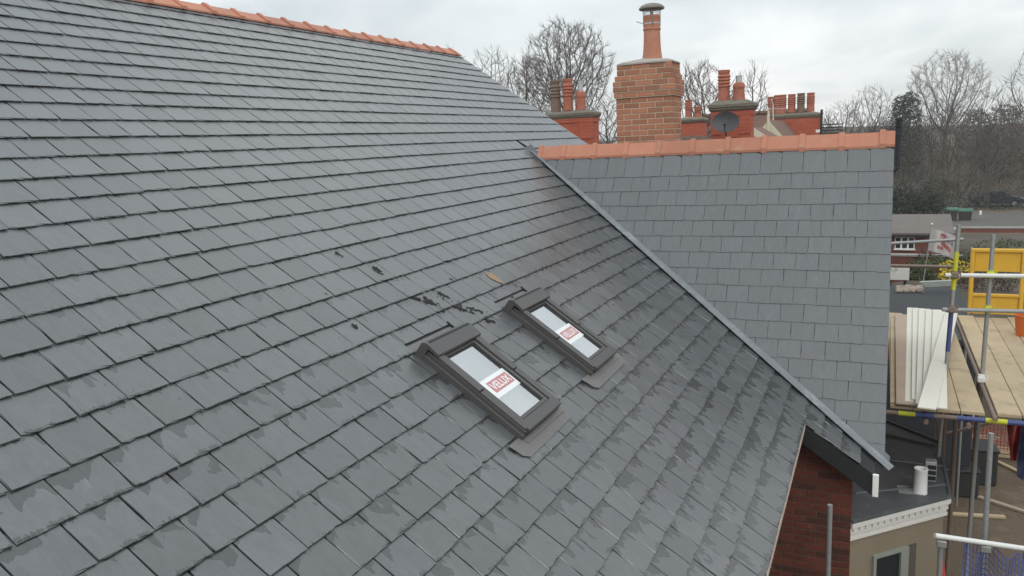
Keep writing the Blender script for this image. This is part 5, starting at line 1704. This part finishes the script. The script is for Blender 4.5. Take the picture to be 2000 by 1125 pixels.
# standards under the deck
for (u, v0, v1, dd_, mt) in ((1868, 800, 940, 10.6, 'tube_rust'), (1846, 806, 985, 11.2, 'tube_rust'), (1908, 812, 975, 10.9, 'tube_rust'), (1832, 806, 860, 12.6, 'tube_rust')):
    a = atD(u, v0, dd_); tube((a.x, a.y, -H), (a.x, a.y, ZD - .1), M[mt], .03, name='standard')
a, b = atD(1834, 850, 12.5), atD(1960, 820, 12.5); tube(a, b, M['tube_rust'], name='brace')
# nearer scaffold lift, lower right
scn = empty('scaffold_lift', (.9, 6.5, -H), 'lower scaffold tubes with a white ledger at the bottom right', 'scaffold')
a = atD(1936, 846, 7.6); b = atD(1924, 1066, 7.6)
tube((b.x, b.y, -H), (a.x, a.y, a.z), M['tube'], .0245, scn, 'standard')
la, lb = atD(1826, 1046, 7.45), atD(2060, 1080, 7.45); tube(la, lb, M['tube_white'], .0242, scn, 'ledger')
c = atD(1838, 1052, 7.55); tube((c.x + .02, c.y, -H), (c.x, c.y, c.z - .01), M['tube'], .0245, scn, 'standard')
for p in (atD(1838, 1056, 7.5), atD(1924, 1066, 7.5)):
    mb = MB(); mb.tube(p - Vector((0, 0, .05)), p + Vector((0, 0, .03)), .037, n=10); mb.bbox(p + Vector((0, -.04, -.01)), (.09, 0, 0), (0, .05, 0), (0, 0, .07), .01); mb.build('coupler', M['tube'], scn)
c = atD(1621, 986, 7.3); sp_ = empty('scaffold_tube', (c.x, c.y, -H), 'single scaffold tube standing in front of the dark brick wall', 'scaffold tube')
tube((c.x, c.y, -H), (c.x, c.y, c.z), M['tube'], .0242, sp_, 'tube')
# blue netting hung from the white ledger
M['net'] = pm('blue_netting', (.055, .085, .27), .7, .2, 6, 0)
mb = MB(); Rn = random.Random(2)
na, nb = la.lerp(lb, .25), la.lerp(lb, .98)
def netp(i, j):
    q = na.lerp(nb, i / 26) + Vector((0, .05 * math.sin(i * .9 + j * .4) + .10 * math.sin(i * .33), -.03 - j * .055 - .06 * abs(math.sin(i * .41)) * (1 if j else .6)))
    return q
for i in range(27):
    for j in range(24):
        if i < 26: mb.tube(netp(i, j), netp(i + 1, j), .0045, n=3, cap=False)
        if j < 23: mb.tube(netp(i, j), netp(i, j + 1), .0045, n=3, cap=False)
tag(mb.build('debris_net', M['net']), 'blue debris netting hanging from the white ledger', 'netting')
# white fascia boards and planks lying on the deck
def plank(u0, v0, u1, v1, w, z, mat, name, label, cat, grp, th=.022):
    a, b = atZ(u0, v0, z), atZ(u1, v1, z)
    d_ = (b - a); sd_ = Vector((d_.y, -d_.x, 0)).normalized()
    mb = MB(); mb.bbox((a + b) / 2, d_, sd_ * w, (0, 0, th), .004, rnd=Rs.random())
    tag(mb.build(name, mat), label, cat, grp)
zz = ZD + .012
plank(1752, 620, 1757, 788, .19, zz, M['board'], 'timber_plank', 'pale timber plank nearest the wing verge on the deck', 'plank', 'planks on the deck')
plank(1763, 615, 1772, 790, .22, zz + .03, M['plank_grey'], 'timber_plank', 'grey-brown timber plank between verge and white boards', 'plank', 'planks on the deck')
fb2 = [(1783, 602, 1784, 786, 'leftmost white fascia board on the scaffold deck'), (1794, 603, 1797, 781, 'second white fascia board from the left on the deck'), (1806, 604, 1806, 790, 'third white fascia board from the left on the deck'), (1820, 606, 1818, 794, 'fourth white fascia board from the left on the deck'), (1834, 606, 1832, 797, 'fifth white fascia board from the left, mostly covered'), (1858, 612, 1810, 798, 'topmost white fascia board lying askew across the others')]
for k, (u0, v0, u1, v1, lab) in enumerate(fb2):
    plank(u0, v0, u1, v1, .17, ZD + .045 + k * .024, M['fascia'], 'fascia_board', lab, 'board', 'white fascia boards on the deck', .02)
# yellow loading gate at the back of the deck
M['gate_yellow'] = pm('yellow_gate_paint', (.62, .36, .035), .5, .12, 4, .1, dirt=(.42, .25, .05), dirt_amt=.3)
g0 = Vector((atD(1893, 600, 14.2).x, yb - .05, ZD))
gd_ = atD(1893, 600, 14.2).dot(CF)
gz1 = atD(1900, 458, 14.0).z; gz0 = ZD + .05
gt = empty('loading_gate', tuple(g0), 'yellow loading bay gate at the back of the scaffold deck', 'gate')
gx0 = atY(1892, 560, yb).x; gx1 = atY(1996, 560, yb).x - .03
hh = gz1 - gz0
mb = MB()
for xx in (gx0, gx1): mb.bbox((xx + .03, yb, (gz0 + gz1) / 2), (.06, 0, 0), (0, .06, 0), (0, 0, hh), .012)
mb.bbox(((gx0 + gx1) / 2 + .03, yb, gz1), (gx1 - gx0 + .06, 0, 0), (0, .07, 0), (0, 0, .06), .014)
mb.bbox(((gx0 + gx1) / 2 + .03, yb, gz0 + .30), (gx1 - gx0 - .04, 0, 0), (0, .05, 0), (0, 0, .05), .01)
mb.build('gate_frame', M['gate_yellow'], gt)
for (z0, z1, nm) in ((gz1 - .33, gz1 - .03, 'top_panel'), (gz0 + .0, gz0 + .28, 'kick_panel')):
    mb = MB(); mb.bbox(((gx0 + gx1) / 2 + .03, yb + .01, (z0 + z1) / 2), (gx1 - gx0 - .07, 0, 0), (0, .015, 0), (0, 0, z1 - z0), .003); mb.build(nm, M['gate_yellow'], gt)
M['orange'] = pm('orange_plastic', (.60, .14, .03), .5, .1, 6, .05)
c = atZ(2003, 655, ZD); t = empty('orange_bucket', (c.x, c.y, ZD), 'orange bucket on the deck at the right edge of the picture', 'bucket')
mb = MB(); mb.lathe((c.x, c.y, ZD + .002), [(.12, 0), (.15, .28), (.16, .28), (.16, .30), (.145, .30), (.12, .04)], 18); smooth_angle(mb.build('bucket_body', M['orange'], t), 40)
# tarpaulins below the deck at the right
M['tarp_red'] = pm('red_tarpaulin', (.42, .055, .05), .5, .2, 3, .3, 12, dist=.03)
M['tarp_blue'] = pm('blue_tarpaulin', (.05, .075, .19), .5, .25, 3, .3, 12, dist=.03)
def tarp(pts_top, pts_bot, dd_, mat, label):
    mb = MB(); rows = []
    for j in range(13):
        f = j / 12; row_ = []
        for i in range(13):
            g = i / 12
            u = (pts_top[0] + (pts_top[2] - pts_top[0]) * g) * (1 - f) + (pts_bot[0] + (pts_bot[2] - pts_bot[0]) * g) * f
            v = (pts_top[1] + (pts_top[3] - pts_top[1]) * g) * (1 - f) + (pts_bot[1] + (pts_bot[3] - pts_bot[1]) * g) * f
            row_.append(atD(u, v, dd_ + .10 * math.sin(g * 9 + f * 3) + .06 * math.sin(f * 11 + g * 2)))
        rows.append(row_)
    mb.sheet(rows)
    mb.sheet([[p + Vector((0, .012, 0)) for p in r_] for r_ in rows])
    tag(mb.build('tarpaulin', mat, smooth=True), label, 'tarpaulin')
tarp((1966, 822, 1996, 826), (1974, 900, 1986, 900), 10.9, M['tarp_red'], 'red tarpaulin bunched below the deck at the right edge')
tarp((1988, 826, 2060, 832), (1986, 930, 2060, 985), 11.3, M['tarp_blue'], 'dark blue tarpaulin behind the red one at the right edge')
# site barrier and bags on the ground beyond the bay
M['barrier'] = pm('orange_red_barrier_mesh', (.36, .10, .06), .7, .2, 5, 0)
M['bag'] = pm('white_rubble_bag', (.60, .58, .55), .75, .2, 5, .4, 14, dist=.03)
ba, bb = atD(1738, 812, 19), atD(1925, 838, 19)
mb = MB()
bx0, bx1, by = ba.x - .5, bb.x + 1.0, ba.y
zt_, zb2 = atD(1790, 803, 19).z, -H
nxx, nzz = 50, 22
for i in range(nxx + 1):
    xx = bx0 + (bx1 - bx0) * i / nxx; mb.tube((xx, by + .03 * math.sin(i), zb2), (xx, by + .03 * math.sin(i * 1.1), zt_), .008, n=3, cap=False)
for j in range(nzz + 1):
    z_ = zb2 + (zt_ - zb2) * j / nzz
    mb.tube((bx0, by, z_), (bx1, by + .02, z_ + .02 * math.sin(j)), .010, n=3, cap=False)
tag(mb.build('barrier_fence', M['barrier']), 'red-brown plastic mesh barrier below the deck', 'fence')
Rg = random.Random(17)
for k in range(6):
    u = 1762 + k * 24 + Rg.uniform(-5, 5); c = atD(u, 838 + Rg.uniform(-6, 6), 20.5)
    mb = MB(); rows = []
    for j in range(8):
        f = j / 7; rr = .26 * math.sin(math.pi * (.12 + .82 * f)) ** .6
        rows.append([Vector((c.x + rr * (1 + .15 * mnoise.noise(Vector((i * .8, j * .8, k)))) * math.cos(2 * math.pi * i / 14), c.y + .8 * rr * math.sin(2 * math.pi * i / 14), -H + .62 * f)) for i in range(14)])
        rows[-1].append(rows[-1][0])
    mb.sheet(rows)
    tag(mb.build('rubble_bag', M['bag'], smooth=True), '%s white rubble bag from the left behind the mesh barrier' % ['leftmost', 'second', 'third', 'fourth', 'fifth', 'rightmost'][k] if k not in (0, 5) else ['leftmost white rubble bag of the row behind the mesh barrier', 0, 0, 0, 0, 'rightmost white rubble bag of the row behind the mesh barrier'][k], 'bag', 'rubble bags behind the barrier')
# cone at the bay
M['cone_red'] = pm('red_cone_plastic', (.50, .05, .05), .5, .1)
c = atD(1832, 1104, 9.0); t = empty('traffic_cone', (c.x, c.y, c.z - .25), 'red cone beside the lower scaffold tube', 'cone')
mb = MB(); mb.lathe((c.x, c.y, c.z - .24), [(.11, 0), (.03, .42), (.02, .43)], 18); smooth_angle(mb.build('cone_body', M['cone_red'], t), 40)
mb = MB(); mb.bbox((c.x, c.y, c.z - .26), (.3, 0, 0), (0, .3, 0), (0, 0, .03), .01); mb.build('cone_base', M['gasket'], t)
mb = MB(); mb.bbox((c.x, c.y + .05, (c.z - .28 - H) / 2 - 0), (.5, 0, 0), (0, .4, 0), (0, 0, H + c.z - .28), .01); tag(mb.build('pallet_stack', M['plank_grey']), 'grey-brown timber stack carrying the red cone', 'timber stack')
c = atD(1711, 1100, 9.2); t = empty('work_lamp', (c.x, c.y, c.z - .12), 'small orange work lamp on the ledge below the bay', 'lamp')
mb = MB(); mb.bbox(c, (.08, 0, 0), (0, .06, 0), (0, 0, .09), .012); mb.build('lens', M['orange'], t)
mb = MB(); mb.bbox(c + Vector((0, .05, .0)), (.12, 0, 0), (0, .05, 0), (0, 0, .17), .012); mb.build('housing', M['gasket'], t)
mb = MB(); mb.bbox((c.x - .02, c.y + .02, c.z - .13), (.24, 0, 0), (0, .2, 0), (0, 0, .05), .01); mb.build('shelf', M['bay_wall'], t)

# ------------------------------------------------------------------ thin winter haze
hz = bpy.data.materials.new('thin_haze'); hz.use_nodes = True
ht = hz.node_tree; ht.nodes.clear()
ho = ht.nodes.new('ShaderNodeOutputMaterial'); hv = ht.nodes.new('ShaderNodeVolumePrincipled')
hv.inputs['Color'].default_value = (.93, .95, .97, 1); hv.inputs['Density'].default_value = .0007; hv.inputs['Anisotropy'].default_value = .2
ht.links.new(hv.outputs[0], ho.inputs['Volume'])
mb = MB(); mb.abox(-305, 305, -65, 385, -H - 1, 14)
tag(mb.build('haze', hz), kind='stuff')

# ------------------------------------------------------------------ small things round the broad chimney
zt4 = atD(1603, 214, 28.6).z; q = atD(1604, 250, 28.6)
t = empty('downpipe', (q.x, q.y, -3), 'thin dark pipe running up the right side of the broad chimney', 'pipe')
mb = MB(); mb.tube((q.x, q.y, -3), (q.x, q.y, zt4), .045, n=8); mb.build('pipe', M['black_iron'], t)
q = atD(1597.5, 256, 28.5)
mb = MB(); mb.bbox(q, (.14, 0, 0), (0, .01, 0), (0, 0, .10), .002); tag(mb.build('wall_plate', M['white_paint']), 'tiny white plate low on the right of the broad chimney', 'plate')
a, b = atD(1604, 243, 36), atD(1641, 240, 36)
t = empty('slatted_roof', (a.x, a.y + 1, -H), 'dark ribbed low roof right of the broad chimney', 'shed')
for k in range(6):
    mb = MB(); mb.bbox(((a.x + b.x) / 2, a.y - .25 * k, a.z - .02 - k * .13), (b.x - a.x + .3, 0, 0), (0, .30, 0), (0, 0, .05), .01); mb.build('slat', M['dark_render'], t)
mb = MB(); mb.abox(a.x - .1, b.x + .1, a.y - 1.4, a.y + 1.5, -H, a.z - .9); mb.build('wall', M['red_wall'], t)
# clutter in the yard below the deck
M['crate'] = pm('dark_plastic_crate', (.03, .032, .03), .6, .2)
Ry = random.Random(41)
for k, (u, v, w_, h_, mt, nm, lab, cat) in enumerate((
        (1893, 935, .9, .75, 'crate', 'crate', 'dark crate standing in the yard behind the lower scaffold tube', 'crate'),
        (1862, 960, .8, .55, 'crate', 'crate', 'dark low crate against the bay in the yard', 'crate'),
        (1875, 870, 1.6, .5, 'plank_grey', 'timber_pile', 'pile of grey timber on the ground under the deck', 'timber'),
        (1925, 890, 1.1, .22, 'board', 'timber_pile', 'short stack of pale boards on the ground right of the grey timber', 'timber'))):
    c = atZ(u, v, ZG)
    t = empty(nm, (c.x, c.y, ZG), lab, cat)
    if nm == 'crate':
        mb = MB(); mb.bbox((c.x, c.y, ZG + h_ / 2), (w_, .1, 0), (-.07, w_ * .7, 0), (0, 0, h_), .03); mb.build('body', M[mt], t)
        mb = MB(); mb.bbox((c.x, c.y, ZG + h_ + .02), (w_ * 1.06, .1, 0), (-.07, w_ * .75, 0), (0, 0, .06), .02); mb.build('lid', M['gasket'], t)
    else:
        for j in range(6):
            mb = MB(); an = Ry.uniform(-.15, .15)
            mb.bbox((c.x + Ry.uniform(-.1, .1), c.y + (j % 3) * .2, ZG + .05 + (j // 3) * .09), (w_ * math.cos(an), w_ * math.sin(an), 0), (-.15 * math.sin(an), .15 * math.cos(an), 0), (0, 0, .07), .006, rnd=Ry.random()); mb.build('board', M[mt], t)
for k, (u, v, an, L, lab) in enumerate(((1880, 1005, .2, 1.5, 'long pale timber offcut on the soil nearest the bay'), (1955, 905, 2.2, 1.7, 'pale timber offcut on the soil right of the lower scaffold tube'), (1972, 990, 2.6, 1.2, 'grey timber offcut on the soil at the right edge'))):
    c = atZ(u, v, ZG + .03)
    mb = MB(); mb.bbox(c, (L * math.cos(an), L * math.sin(an), 0), (-.1 * math.sin(an), .1 * math.cos(an), 0), (0, 0, .05), .006, rnd=Ry.random())
    tag(mb.build('offcut', M['plank_grey' if k == 2 else 'board']), lab, 'offcut', 'timber offcuts on the soil')
